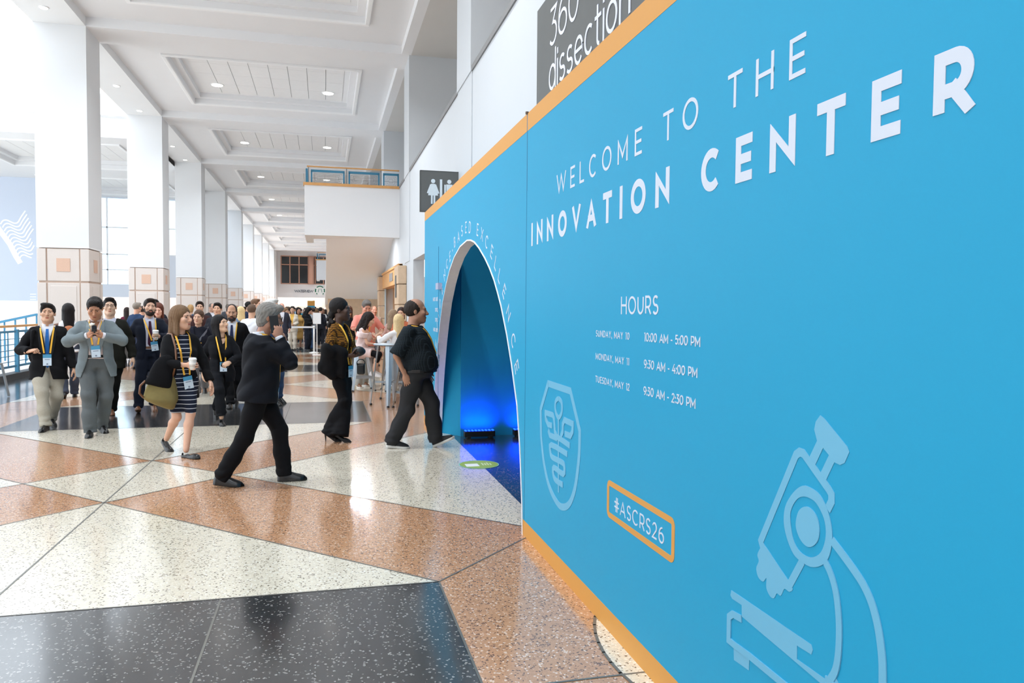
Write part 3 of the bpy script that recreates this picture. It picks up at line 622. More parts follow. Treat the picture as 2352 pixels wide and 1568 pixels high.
em += band(spl(zz([(362, 895), (182, 790), (172, 870), (195, 930), (300, 985), (328, 1030), (318, 1120), (212, 1045), (205, 1120), (230, 1185), (312, 1240)]), False, 3), .036)
prisms('shield_emblem', em, t, PALEB)
# microscope graphic
def mm(l): return [wp(1600+x/2.42, 920+y/2.42) for x, y in l]
pol = [mm([(690, 80), (712, 98), (840, 255), (851, 285), (825, 345), (800, 357), (768, 342), (738, 302), (705, 262), (672, 222), (656, 160), (665, 115)]),
       mm([(672, 222), (705, 262), (662, 355), (630, 312)]), mm([(738, 302), (768, 342), (722, 440), (692, 398)]),
       spl(mm([(358, 815), (340, 855), (348, 890), (334, 930), (345, 980), (372, 1005), (390, 985), (390, 1040), (410, 1085), (432, 1097), (448, 1070), (470, 1083), (490, 1045), (515, 1060), (535, 1050), (515, 1010), (372, 790)]), True),
       mm([(195, 1052), (640, 1355), (648, 1385), (640, 1410), (560, 1360), (560, 1435), (720, 1548), (760, 1500), (790, 1568), (690, 1568), (253, 1198), (253, 1135), (200, 1100), (190, 1080)]),
       mm([(208, 1370), (295, 1440), (292, 1498), (210, 1440)])]
pol += band(mm([(590, 890), (515, 1030), (365, 805), (358, 780), (555, 300), (575, 285), (595, 292), (735, 490), (752, 520), (752, 560), (730, 605)]), .027)
ro_, ri_ = mm([(592, 472), (540, 510), (495, 590), (490, 700), (530, 830), (580, 890), (655, 925), (730, 885), (757, 755), (735, 620), (690, 525), (640, 485)]), mm([(595, 532), (560, 548), (530, 600), (523, 660), (540, 770), (580, 840), (640, 870), (695, 840), (722, 750), (712, 655), (670, 570), (630, 540)])
ro_, ri_ = spl(ro_, True), spl(ri_, True)
pol += [[ro_[i], ro_[(i+1) % 48], ri_[(i+1) % 48], ri_[i]] for i in range(48)]
pol += [spl(mm([(605, 588), (570, 615), (555, 690), (575, 760), (610, 805), (645, 810), (678, 775), (686, 710), (672, 645), (640, 600)]), True)]
pol += band(spl(mm([(755, 775), (820, 860), (885, 950), (930, 1020), (968, 1100), (995, 1185), (1018, 1290), (1035, 1430), (1038, 1568), (1035, 1700), (1000, 1900)])), .027)
pol += band(spl(mm([(718, 893), (745, 950), (768, 1020), (785, 1110), (796, 1250), (792, 1400), (775, 1500), (740, 1560)])), .024)
pol += band(mm([(253, 1212), (205, 1185), (184, 1200), (182, 1330), (215, 1358), (300, 1420), (480, 1568), (700, 1740)]), .025)+band(mm([(720, 1548), (1000, 1770)]), .026)
prisms('microscope_graphic', pol, t, PALEB)
# arch panel
o0 = (XW, 8.0)
t = thing('arch_wall', 'blue display wall with a tall arched entrance and letters curving over it', 'display wall', (XW, 8.0, 0))
out = [(YEND, 0), (YEND, ZW), (YS, ZW), (YS, 0)]+ARCH[::-1]
b = MB(); N = len(out); tri = None
bm = bmesh.new(); vs = [bm.verts.new((0, p[0]-8, p[1])) for p in out]; f = bm.faces.new(vs); ex = bmesh.ops.extrude_face_region(bm, geom=[f]); 
for v in [g for g in ex['geom'] if isinstance(g, bmesh.types.BMVert)]: v.co.x += WT
bmesh.ops.triangulate(bm, faces=[f_ for f_ in bm.faces if len(f_.verts) > 4]); bmesh.ops.recalc_face_normals(bm, faces=bm.faces)
me = bpy.data.meshes.new('panel'); bm.to_mesh(me); bm.free(); me.materials.append(BLUE); o = bpy.data.objects.new('panel', me); COL.objects.link(o); o.parent = t
MB().box(-.0012, 0, YS-8, YEND-8, 2.925, ZW).build('orange_top_band', ORANGE, t)
b = MB(); b.box(-.0012, 0, YS-8, 5.313-8, 0, .113); b.box(-.0012, 0, 9.99-8, YEND-8, 0, .113); b.build('orange_bottom_band', ORANGE, t)
b = MB()
for i in range(len(ARCH)-1):
    a, c = ARCH[i], ARCH[i+1]; b.add([(-.004, a[0]-8, a[1]), (-.004, c[0]-8, c[1]), (WT+.01, c[0]-8, c[1]), (WT+.01, a[0]-8, a[1])], [(0, 1, 2, 3)])
rv = b.build('arch_lining', GREYREV, t); sm = rv.modifiers.new('solid', 'SOLIDIFY'); sm.thickness = .012; sm.offset = 0
b = MB()
for qd in stroke2d(ARCH, .014): b.prism(qd, (-.003, -8, 0), AX, 0, .004)
b.build('arch_edge', mat('white_edge', (240, 242, 246), .5), t)
b = MB(); TXT = 'EVIDENCE-BASED EXCELLENCE'; CP = [(9.787, 1.201), (9.688, 1.416), (9.57, 1.582), (9.444, 1.729), (9.274, 1.893), (9.092, 2.065), (8.899, 2.187), (8.688, 2.262), (8.525, 2.331), (8.369, 2.403), (8.122, 2.438), (7.909, 2.48), (7.679, 2.492), (7.467, 2.47), (7.069, 2.406), (6.86, 2.342), (6.651, 2.255), (6.439, 2.151), (6.279, 2.04), (6.131, 1.926), (5.959, 1.796), (5.806, 1.622), (5.643, 1.412), (5.531, 1.218)]
chars = [c for c in TXT if c != ' ']; h = .118
for i, (ch, p) in enumerate(zip(chars, CP)):
    a, c = CP[max(0, i-1)], CP[min(len(CP)-1, i+1)]; d = np.array((c[0]-a[0], c[1]-a[1])); d /= np.linalg.norm(d); up_ = np.array((d[1], -d[0])) if False else np.array((-d[1], d[0]))
    if up_[1] < 0: up_ = -up_
    w = max(GL[ch][0]*h, .014); R = np.array((d, up_))
    for qd in glyph(ch, -w/2, -h/2, w, h, .0135):
        P = [np.array(p)+d*x+up_*y for x, y in qd]; b.prism([tuple(k) for k in P], (-.0002, -8, 0), AX, 0, .0014)
b.build('lettering', PRINTW, t)
b = MB(); b.box(-.004, 0, 1.575, 1.585, .15, 2.45); b.build('panel_seam', mat('blue_seam_shade', (52, 140, 180), .6), t)
b = MB()
for z, w in ((1.76, .46), (1.62, .26), (1.49, .26), (1.36, .42)):
    q, L_ = layout('HARD CASES'[:10] if w > .4 else 'TOPICS', .05, .008, w); letters('', [[(-x, y) for x, y in k] for k in q], (-.0002, 1.63+w, z), (0, 1, 0), (0, 0, 1), (-1, 0, 0), .0014, PRINTW, None, merge=b)
b.build('small_print', PRINTW, t)
MB().box(-.05, 0, 1.3+.0, 1.5, 1.9, 1.98).build('door_latch', mat('grey_latch', (168, 172, 196), .5), t)
# passage behind the arch
b = MB(); YD = 10.02
pts = [(1.53, YD), (1.66, YD+.0), (1.72, YD-.3)]
b.box(1.72, 7, 9.66, 9.72, 0, 3.0); b.box(1.52, 1.74, 9.98, 10.06, 0, 3.0)
b.add([(1.52, 10.0, 0), (1.74, 9.66, 0), (1.74, 9.66, 3), (1.52, 10.0, 3), (1.52, 10.06, 0), (1.78, 9.72, 0), (1.78, 9.72, 3), (1.52, 10.06, 3)], [(0, 1, 2, 3), (7, 6, 5, 4), (0, 4, 5, 1), (1, 5, 6, 2), (2, 6, 7, 3), (3, 7, 4, 0)])
tag(b.build('blue_drape', DRAPE, None, local=None), 'deep blue drape lit from below at the back of the arch', 'drape')
b = MB(); b.box(1.52, 7, 5.1, 5.18, 0, 3.0); tag(b.build('side_drape', DRAPE), 'deep blue drape on the near side of the passage, hidden behind the blue wall', 'drape')
b = MB(); b.box(1.98, 7, 5.1, 10.06, 3.0, 3.04); b.box(7, 7.1, 5.1, 10.06, 0, 3.04); struct(b.build('ceiling_passage', mat('black_cloth', (18, 22, 30), .9)))
UPB = emit('blue_led', (20, 70, 255), 8)
def uplight(x, L, lab):
    t = thing('led_bar', lab, 'stage light', (x, 9.52, 0), 0, 'blue LED bars along the drape')
    b = MB(); b.box(0, L, -.05, .05, .02, .09); b.box(.03, .08, -.06, .06, 0, .03); b.box(L-.08, L-.03, -.06, .06, 0, .03); b.build('housing', BLACK, t, bevel=.006)
    for i in range(9): MB().box(L*(i+.25)/9, L*(i+.75)/9, -.02, .045, .09, .1).build('led_lens', UPB, t)
    ld = bpy.data.lights.new('led_light', 'AREA'); ld.shape = 'RECTANGLE'; ld.size = L*.9; ld.size_y = .05; ld.color = (.0, .06, 1); ld.energy = 6; ld.spread = math.radians(120)
    lo = bpy.data.objects.new('led_light', ld); COL.objects.link(lo); lo.parent = t; lo.location = (L/2, 0, .11); lo.rotation_euler = (PI-.75, 0, 0)
uplight(float(PY(1066, 1000, 9.52)[0]), .40, 'black LED bar washing the blue drape inside the arch')
uplight(float(PY(1179, 1000, 9.52)[0]), .40, 'second black LED bar, cut off by the right edge of the arch')
# floor sticker
t = thing('floor_sticker', 'round green sticker on the terrazzo in front of the arch', 'sticker', (*G(1100, 1067)[:2], .0035))
b = MB(); b.cyl((0, 0), .215, .215, 0, .0012, 48); b.build('base_disc', mat('sticker_teal', (120, 190, 200), .5), t)
b = MB(); b.cyl((0, 0), .205, .205, .0012, .002, 48); b.build('green_disc', mat('sticker_green', (150, 178, 62), .5), t)
b = MB(); b.box(-.15, -.01, -.1, .04, .002, .0026); b.build('white_square', mat('sticker_white', (236, 240, 236), .5), t)
b = MB()
for i, w in enumerate((.12, .1, .13, .09)): b.box(.03+.028*i, .046+.028*i, -.06, -.06+w, .002, .0026)
b.build('text_lines', mat('sticker_pale', (214, 224, 176), .5), t)
# ------------------------------------------------------------------ PEOPLE: implicit surfaces -> smooth closed meshes
f32 = np.float32
def V3(*a): return np.array(a if len(a) > 1 else a[0], float)
def nrm(v): v = np.array(v, float); return v/(np.linalg.norm(v)+1e-12)
def rotm(x=0, y=0, z=0):
    x, y, z = map(math.radians, (x, y, z)); cx, sx, cy, sy, cz, sz = math.cos(x), math.sin(x), math.cos(y), math.sin(y), math.cos(z), math.sin(z)
    return np.array([[cz, -sz, 0], [sz, cz, 0], [0, 0, 1]])@np.array([[cy, 0, sy], [0, 1, 0], [-sy, 0, cy]])@np.array([[1, 0, 0], [0, cx, -sx], [0, sx, cx]])
def nets(fn, lo, hi, h):
    """surface nets over the zero set of fn"""
    lo = np.array(lo, float)-h*1.5; hi = np.array(hi, float)+h*1.5; n = np.maximum(3, np.ceil((hi-lo)/h).astype(int)+1)
    ax = [(lo[i]+h*np.arange(n[i])).astype(f32) for i in range(3)]
    P = np.stack(np.meshgrid(*ax, indexing='ij'), -1).reshape(-1, 3); Vv = fn(P).reshape(n).astype(f32); S = Vv < 0
    cnt = np.zeros(n-1, np.int8)
    OFF = [(a, b, c) for a in (0, 1) for b in (0, 1) for c in (0, 1)]
    for a, b, c in OFF: cnt += S[a:n[0]-1+a, b:n[1]-1+b, c:n[2]-1+c]
    act = np.argwhere((cnt > 0) & (cnt < 8))
    if len(act) == 0: return np.zeros((0, 3)), np.zeros((0, 4), int)
    vals = np.stack([Vv[act[:, 0]+a, act[:, 1]+b, act[:, 2]+c] for a, b, c in OFF], 1); offs = np.array(OFF, f32)
    pos = np.zeros((len(act), 3), f32); w = np.zeros(len(act), f32)
    for i in range(8):
        for j in range(i+1, 8):
            if np.abs(offs[i]-offs[j]).sum() != 1: continue
            a, b = vals[:, i], vals[:, j]; m = (a < 0) != (b < 0); t = np.where(m, a/np.where(m, a-b, 1), 0)
            pos += np.where(m[:, None], offs[i]+(offs[j]-offs[i])*t[:, None], 0); w += m
    pos = (act+pos/w[:, None])*h+lo
    idx = -np.ones(n-1, int); idx[tuple(act.T)] = np.arange(len(act)); Q = []
    for axn in range(3):
        o1, o2 = [(1, 2), (2, 0), (0, 1)][axn]; sl = [slice(None)]*3; sl2 = [slice(None)]*3
        sl[axn] = slice(0, n[axn]-1); sl2[axn] = slice(1, n[axn]); A = S[tuple(sl)]; B = S[tuple(sl2)]
        e = np.argwhere(A != B); e = e[(e[:, o1] > 0) & (e[:, o2] > 0) & (e[:, o1] < n[o1]-1) & (e[:, o2] < n[o2]-1)]
        if not len(e): continue
        def at(d1, d2): q = e.copy(); q[:, o1] -= d1; q[:, o2] -= d2; return idx[q[:, 0], q[:, 1], q[:, 2]]
        q = np.stack([at(1, 1), at(0, 1), at(0, 0), at(1, 0)], 1); fl_ = ~A[tuple(e.T)]; q[fl_] = q[fl_][:, ::-1]; Q.append(q)
    Q = np.concatenate(Q); Q = Q[(Q >= 0).all(1)]
    return pos.astype(float), Q
def mesh_from(name, parts, parent, s=1.0):
    """parts = [(verts, quads, material, ...)] merged into one mesh object"""
    vs, fs, mi, ms = [], [], [], []; o = 0
    for v, f_, m in parts:
        if len(v) == 0: continue
        if m not in ms: ms.append(m)
        vs.append(np.asarray(v, float)*s); fs += [tuple(int(i)+o for i in q) for q in f_]; mi += [ms.index(m)]*len(f_); o += len(v)
    me = bpy.data.meshes.new(name); me.from_pydata(np.concatenate(vs).tolist() if vs else [], [], fs)
    for m in ms: me.materials.append(m)
    me.polygons.foreach_set('material_index', mi); me.polygons.foreach_set('use_smooth', [True]*len(fs)); me.update()
    ob = bpy.data.objects.new(name, me); COL.objects.link(ob); ob.parent = parent; return ob
# primitives
def cap(P, a, b, ra, rb):
    a = np.asarray(a, f32); b = np.asarray(b, f32); pa = P-a; ba = b-a; t = np.clip(pa@ba/(ba@ba+1e-9), 0, 1)
    return np.linalg.norm(pa-t[:, None]*ba, axis=1)-(ra+(rb-ra)*t)
def capE(P, a, b, ra, rb, n, e):
    a = np.asarray(a, f32); b = np.asarray(b, f32); n = np.asarray(nrm(n), f32); pa = P-a; ba = b-a; t = np.clip(pa@ba/(ba@ba+1e-9), 0, 1)
    q = pa-t[:, None]*ba; qn = q@n; q = q+(qn/e-qn)[:, None]*n; return (np.linalg.norm(q, axis=1)-(ra+(rb-ra)*t))*min(1, e)
def ell(P, c, r, R=None):
    q = P-np.asarray(c, f32)
    if R is not None: q = q@np.asarray(R, f32)
    r = np.asarray(r, f32); k0 = np.linalg.norm(q/r, axis=1); k1 = np.linalg.norm(q/(r*r), axis=1); return k0*(k0-1)/(k1+1e-9)
def smin(a, b, k):
    h = np.clip(.5+.5*(b-a)/k, 0, 1); return b*(1-h)+a*h-k*h*(1-h)
def smax(a, b, k): return -smin(-a, -b, k)
def chain(P, pts, rr, k=.02):
    d = None
    for i in range(len(pts)-1):
        c = cap(P, pts[i], pts[i+1], rr[i], rr[i+1]); d = c if d is None else smin(d, c, k)
    return d
def tors(P, sec, n=2.3, off=0., k=.02):
    z = P[:, 2]; s = np.array(sec, float); rx = np.interp(z, s[:, 0], s[:, 1])+off; ry = np.interp(z, s[:, 0], s[:, 2])+off; cy = np.interp(z, s[:, 0], s[:, 3])
    q = (np.abs(P[:, 0]/rx)**n+np.abs((P[:, 1]-cy)/ry)**n)**(1/n); d = (q-1)*np.minimum(rx, ry)
    return smax(smax(d, z-s[-1, 0], k), s[0, 0]-z, .004)
def folds(P, amp, fz=(10, 14, 34), seed=0):
    P = P+.03*np.sin(P[:, [1, 2, 0]]*13+seed)+.012*np.sin(P[:, [2, 0, 1]]*37+seed*1.7)
    a = np.sin(P[:, 2]*fz[2]+5*P[:, 0]*1.7+seed)*np.sin(P[:, 0]*fz[0]+P[:, 1]*9+seed*2.1); b = np.sin(P[:, 2]*fz[1]-P[:, 1]*16+P[:, 0]*11+seed*1.3)
    amp = amp*1.5; e = 1-2*np.abs(np.sin(P[:, 2]*fz[2]*.55+P[:, 0]*fz[0]*.5+P[:, 1]*8+seed*.7)); return amp*(a*.5+b*.35+e*.55)
def ik(a, c, l1, l2, pole):
    a = V3(a); c = V3(c); d = c-a; L = np.linalg.norm(d); L2 = min(L, (l1+l2)*.998); u = d/(L+1e-9); c = a+u*L2
    x = (l1*l1-l2*l2+L2*L2)/(2*L2); h = math.sqrt(max(0, l1*l1-x*x)); p = V3(pole); p = p-u*(p@u); return a+u*x+nrm(p)*h, c
# body tables, heights measured from the pelvis of a 1.76 m person
MALE = [(-.17, .160, .115, .005), (-.06, .172, .122, .005), (.05, .160, .110, 0), (.15, .155, .108, -.005), (.27, .166, .118, -.005), (.37, .180, .118, 0), (.44, .170, .098, .01), (.495, .115, .07, .018), (.545, .062, .06, .022)]
FEM = [(-.17, .160, .115, .01), (-.07, .172, .122, .01), (.04, .150, .105, 0), (.14, .128, .092, -.003), (.24, .140, .104, -.012), (.32, .150, .112, -.014), (.39, .152, .09, 0), (.45, .142, .078, .012), (.49, .10, .06, .018), (.54, .052, .052, .022)]
def skin_mats(rgb):
    k = '%d_%d_%d' % rgb
    return (mat('skin_'+k, rgb, .5, noise=.05, nscale=60), mat('lips_'+k, (int(rgb[0]*.84), int(rgb[1]*.62), int(rgb[2]*.6)), .45))
EYEW = mat('eye_white', (186, 176, 168), .3); IRIS = mat('iris_dark', (34, 24, 18), .2)
def head_sdf(P, j=1.0, fem=False):
    d = ell(P, (0, .014, .036), (.076, .096, .088)); d = smin(d, ell(P, (0, -.03, -.045), (.058*j, .062, .07)), .04)
    d = smin(d, ell(P, (0, -.064, -.098), (.026*j, .026, .02)), .035); d = smin(d, cap(P, (-.045*j, .0, -.075), (-.015, -.06, -.1), .022, .016), .03); d = smin(d, cap(P, (.045*j, .0, -.075), (.015, -.06, -.1), .022, .016), .03)
    d = smin(d, capE(P, (-.036, -.076, .028), (.036, -.076, .028), .014, .014, (0, 0, 1), .8), .02)
    for s in (-1, 1):
        d = smin(d, ell(P, (s*.044, -.064, -.022), (.024, .024, .022)), .025)
        d = smax(d, -ell(P, (s*.031, -.103, .008), (.019, .018, .0115)), .012)
        d = smin(d, ell(P, (s*.077, .014, -.006), (.009, .019, .03), rotm(0, 0, s*-18)), .006)
    d = smin(d, cap(P, (0, -.088, .014), (0, -.113, -.028), .0085, .0125), .012); d = smin(d, ell(P, (0, -.098, -.034), (.019, .013, .009)), .01)
    d = smin(d, ell(P, (0, -.083, -.062), (.026, .015, .0075)), .008); d = smin(d, ell(P, (0, -.081, -.073), (.022, .014, .0075)), .008)
    d = smin(d, cap(P, (0, .022, -.06), (0, .034, -.2), .05 if fem else .056, .054 if fem else .062), .03)
    return d
def hair_sdf(P, st):
    top = ell(P, (0, .022, .04), (.0865, .105, .094)); face = smin(ell(P, (0, -.112, -.03), (.067, .09, .102)), ell(P, (0, -.075, -.12), (.12, .085, .115)), .02); nz = (np.sin(P[:, 0]*210+np.sin(P[:, 2]*60)*2)*np.sin(P[:, 1]*150+P[:, 2]*40))*.0022
    an = np.arctan2(P[:, 0], P[:, 1]+.03); ns = (np.sin(an*31+np.sin(P[:, 2]*18)*.8)+np.sin(an*53+P[:, 2]*9))*.0016
    if st == 'short':
        d = smax(top, -face, .01); d = smax(d, -.075-P[:, 2], .01); d = smin(d, ell(P, (0, -.054, .103), (.06, .042, .026)), .025)
    elif st == 'sidepart':
        d = smax(top, -face, .01); d = smax(d, -.07-P[:, 2], .01); d = smin(d, ell(P, (-.012, -.052, .098), (.07, .048, .03), rotm(0, 8, 0)), .025); d = smin(d, ell(P, (-.055, -.055, .06), (.022, .03, .03)), .02)
    elif st == 'balding':
        d = ell(P, (0, .03, .022), (.0855, .1, .095)); d = smax(d, -ell(P, (0, -.07, .105), (.062, .10, .085)), .012); d = smax(d, -face, .01); d = smax(d, -.055-P[:, 2], .01)
    elif st == 'thin':
        d = ell(P, (0, .018, .038), (.081, .101, .09)); d = smax(d, -ell(P, (0, -.1, .06), (.07, .085, .1)), .01); d = smax(d, -face, .01); d = smax(d, -.05-P[:, 2], .01)
    elif st == 'full':          # thick, longer over the ears and collar
        d = ell(P, (0, .026, .042), (.09, .107, .098)); d = smin(d, ell(P, (0, .055, -.035), (.078, .06, .075)), .03); d = smax(d, -smin(ell(P, (0, -.12, -.03), (.07, .092, .105)), ell(P, (0, -.08, -.125), (.13, .085, .11)), .02), .012); d = smin(d, ell(P, (0, -.058, .102), (.068, .046, .034)), .025); nz = nz*1.6
    elif st in ('long', 'bob', 'verylong'):
        L = {'bob': -.17, 'long': -.27, 'verylong': -.34}[st]
        d = ell(P, (0, .024, .042), (.094, .108, .098))
        for s in (-1, 1): d = smin(d, capE(P, (s*.068, .012, .0), (s*.082, .0, L), .036, .03, (1, 0, 0), .75), .03)
        d = smin(d, capE(P, (0, .075, .0), (0, .085, L-.02), .055, .06, (1, 0, 0), 1.5), .04); d = smax(d, -ell(P, (0, -.125, -.06), (.062, .1, .14)), .015); d = smax(d, -cap(P, (0, -.06, -.1), (0, -.06, -.4), .062, .075), .012); nz = ns
    elif st == 'bun':
        d = smax(ell(P, (0, .024, .045), (.088, .106, .098)), -ell(P, (0, -.12, -.06), (.078, .1, .135)), .01); d = smax(d, -.06-P[:, 2], .01); d = smin(d, ell(P, (0, .115, -.04), (.05, .045, .05)), .02); d = smin(d, ell(P, (0, .1, -.09), (.055, .04, .06)), .03); nz = nz*2.2
    elif st == 'wavy':
        d = ell(P, (0, .03, .045), (.102, .115, .104)); d = smin(d, capE(P, (0, .075, -.02), (0, .09, -.26), .08, .085, (1, 0, 0), 1.35), .05)
        for s in (-1, 1): d = smin(d, cap(P, (s*.08, .01, -.0), (s*.09, .01, -.2), .04, .04), .03)
        d = smax(d, -ell(P, (0, -.125, -.06), (.066, .1, .135)), .012); nz = nz*3
    elif st == 'scarf':
        d = smax(ell(P, (0, .026, .046), (.09, .108, .1)), -ell(P, (0, -.12, -.07), (.078, .096, .135)), .01); d = smax(d, -.05-P[:, 2]-P[:, 1]*.35, .01); d = smin(d, ell(P, (0, .11, -.055), (.04, .04, .05)), .03)
        for k in range(6): d = smin(d, ell(P, (.035*math.cos(k*1.1), .12+.03*math.sin(k*1.7), -.08-.018*k), (.026, .026, .026)), .008)
    return d+nz
def hand(pose, side):
    """verts, faces of a right/left hand in its own frame: X along the fingers, Z out of the palm, thumb on +Y"""
    C_ = {'relax': ((18, 24, 16), (20, 26, 18), (24, 30, 20), (28, 32, 22)), 'grip': ((48, 52, 34), (52, 54, 34), (54, 54, 34), (56, 56, 36)), 'fist': ((74, 86, 54), (78, 88, 54), (80, 88, 54), (82, 88, 54)), 'pinch': ((50, 48, 30), (56, 58, 36), (62, 62, 40), (66, 64, 40)), 'flat': ((6, 8, 6), (8, 10, 6), (10, 12, 8), (12, 14, 10)), 'point': ((12, 16, 10), (46, 52, 34), (56, 60, 40), (60, 62, 40))}[pose]
    segs = []
    for k, (by, L, bx) in enumerate(((.030, .074, .086), (.010, .083, .090), (-.011, .077, .087), (-.030, .061, .079))):
        p = V3(bx, by, 0); a = 0; sp = (.05, .01, -.03, -.09)[k]
        for j, fr in enumerate((.46, .31, .23)):
            a += math.radians(C_[k][j]); q = p+V3(math.cos(a), sp*math.cos(a), math.sin(a))*L*fr; segs.append((p, q, .0094-.0009*j-.0006*(k == 3), .0086-.0009*j-.0006*(k == 3))); p = q
    g = {'relax': (.75, .6, .35), 'grip': (.55, .35, .75), 'fist': (.75, .1, .65), 'pinch': (.75, .2, .65), 'flat': (.7, .7, .15), 'point': (.7, .3, .6)}[pose]
    p = V3(.018, .032, .008); d = nrm(g); q = p+d*.042; th_ = [(p, q, .014, .0112)]; d2 = nrm(d+V3(.35, -.25, .12)); r = q+d2*.034; th_.append((q, r, .011, .0098)); d3 = nrm(d2+V3(.2, -.3, .1)); th_.append((r, r+d3*.024, .0098, .0082))
    def fn(P):
        d = smin(ell(P, (.048, .0, -.002), (.052, .042, .0165)), cap(P, (.012, .02, .004), (.05, .034, .004), .017, .012), .015); d = smin(d, capE(P, (-.06, 0, 0), (.02, 0, 0), .026, .027, (0, 0, 1), .72), .02)
        e = None
        for a, b, ra, rb in segs:
            c = cap(P, a, b, ra, rb); e = c if e is None else np.minimum(e, c)
        for a, b, ra, rb in th_: d = smin(d, cap(P, a, b, ra, rb), .008)
        return smin(d, e, .005)
    v, q = nets(fn, (-.085, -.06, -.05), (.185, .085, .11), .0042); return v, q
_HAND = {}
def hand_mesh(pose, side):
    if pose not in _HAND: _HAND[pose] = hand(pose, side)
    return _HAND[pose]
class Person:
    """builds one figure; local frame faces -Y, left hand on +X; sizes for a 1.76 m body then scaled"""
    def __init__(s, label, at, yaw, tall=1.76, sex='m', feet=None, pel=None, lean=0, side=0, twist=0, head=(0, 0, 0), arms={}, skin=(205, 160, 132), lod=0, group=None, girth=0., hunch=0., name='person', zoff=0., shw=None, knee=None, hs=1.08, shy=.012):
        s.hs = hs; s.shy = shy; s.s = tall/1.76; s.at = V3(at[0], at[1], zoff); s.yaw = yaw; s.sex = sex; s.lod = lod; s.skin = skin; s.girth = girth
        s.root = thing(name, label, 'person', s.at, math.radians(yaw), group); s.R = rotm(0, 0, yaw); s.vs = (.0105, .015, .024)[lod]
        sec = MALE if sex == 'm' else FEM
        s.sec = [(z, rx+girth*.6*math.exp(-((z-.14)/.26)**2), ry+girth*(.5*math.exp(-((z-.22)/.3)**2)+.55*math.exp(-((z-.06)/.16)**2)), cy-girth*.5*math.exp(-((z-.06)/.17)**2)) for z, rx, ry, cy in sec]
        hipw = .088; hip0 = {k: V3(sx*hipw, .0, -.03) for k, sx in (('R', -1), ('L', 1))}
        L1, L2 = .43, .415; s.foot = {}; ank = {}
        feet = feet or {'R': dict(p=None), 'L': dict(p=None)}
        for k, sx in (('R', -1), ('L', 1)):
            f = feet[k]; 
            if f.get('p') is None: b = V3(sx*.1, -.12 if 'dy' not in f else f['dy'], f.get('z', 0))
            else: b = s.R.T@(V3(f['p'][0], f['p'][1], f.get('z', 0)+zoff)-s.at)/s.s
            hd = f.get('hd', sx*6); pt = f.get('pitch', 0); Rf = rotm(0, 0, hd)
            if pt >= 0: loc = Rf@rotm(pt, 0, 0)@V3(0, .125, .085); A = b+loc; toe = b
            else: loc0 = V3(0, .18, 0); heel = b+Rf@loc0; A = heel+Rf@rotm(pt, 0, 0)@V3(0, -.055, .085); toe = b
            # frame of the shoe: origin under the ankle
            Fm = Rf@rotm(pt, 0, 0); s.foot[k] = (A, Fm); ank[k] = A
        if pel is None:
            m = (ank['R']+ank['L'])/2; zs = []
            px_ = feet.get('pelx', 0); py_ = feet.get('pely', 0); base = V3(m[0]*.0+px_, (m[1]-.02)*.5+py_, 0)
            for k in 'RL':
                h = base+hip0[k]; dxy = np.hypot(*(ank[k]-h)[:2]); zs.append(ank[k][2]+math.sqrt(max(.05, ((L1+L2)*.992)**2-dxy**2))+.03)
            base[2] = min(min(zs), .958+max(0, min(ank[k][2] for k in 'RL')-.085)); pel = base
        s.pel = V3(pel); s.T = rotm(lean, side, 0); s.Tw = s.T@rotm(0, 0, twist)
        s.sw = shw or (.180 if sex == 'm' else .152)
        s.hip = {k: s.pel+hip0[k] for k in 'RL'}; s.kn = {}; s.an = {}
        for k in 'RL':
            pole = s.foot[k][1]@V3(0, -1, .1) if knee is None else V3(knee[k])
            s.kn[k], s.an[k] = ik(s.hip[k], ank[k], L1, L2, pole)
        s.sh = {k: s.tp((sx*(s.sw-.016), s.shy-hunch*.3, .436)) for k, sx in (('R', -1), ('L', 1))}
        s.el, s.wr, s.hf = {}, {}, {}
        for k, sx in (('R', -1), ('L', 1)):
            a = arms.get(k, {}); tgt = a.get('to', (sx*(s.sw+.075+girth*.6), -.03, -.06)); tgt = s.tp(tgt) if not a.get('abs') else V3(tgt)
            pole = s.Tw@V3(a.get('pole', (sx*.5, .9, -.3))); s.el[k], s.wr[k] = ik(s.sh[k], tgt, .295, .255, pole)
            d = nrm(s.Tw@V3(a['dir'])) if 'dir' in a else nrm(s.wr[k]-s.el[k]); pn = s.Tw@V3(a.get('palm', (-sx, .15, 0))); pn = nrm(pn-d*(pn@d)); y = np.cross(d, pn)*(1 if k == 'R' else -1)
            s.hf[k] = (np.stack([d, y, pn], 1), a.get('pose', 'relax'), a.get('hide', False))
        hy, hp, hr = head; s.neck = s.tp((0, .02-hunch, .545)); s.HR = s.Tw@rotm(0, 0, hy)@rotm(hp, 0, 0)@rotm(0, hr, 0)*s.hs; s.hc = s.neck+s.Tw@V3(0, -.014-hunch*.3, .012)+s.HR@V3(0, -.022, .118)
        s.parts = []
    def tp(s, p): return s.pel+s.Tw@V3(p)
    def tl(s, P): return ((P-s.pel.astype(f32))@s.Tw.astype(f32))
    def hl(s, P): return ((P-s.hc.astype(f32))@s.HR.astype(f32))/s.hs**2
    def wpt(s, p): return s.at+s.R@(V3(p)*s.s)
    def surf(s, x, z, off, n=2.3):
        a = np.array(s.sec); rx = np.interp(z, a[:, 0], a[:, 1])+off; ry = np.interp(z, a[:, 0], a[:, 2])+off; cy = np.interp(z, a[:, 0], a[:, 3]); t = min(.985, abs(x)/rx); return cy-ry*(1-t**n)**(1/n)
    def box(s, pts, m): p = np.array(pts); return p.min(0)-m, p.max(0)+m
    def emitp(s, name, fn, lo, hi, m, h=None, parent=None):
        v, q = nets(fn, lo, hi, h or s.vs)
        return mesh_from(name, [(v, q, m)], parent or s.root, s.s)
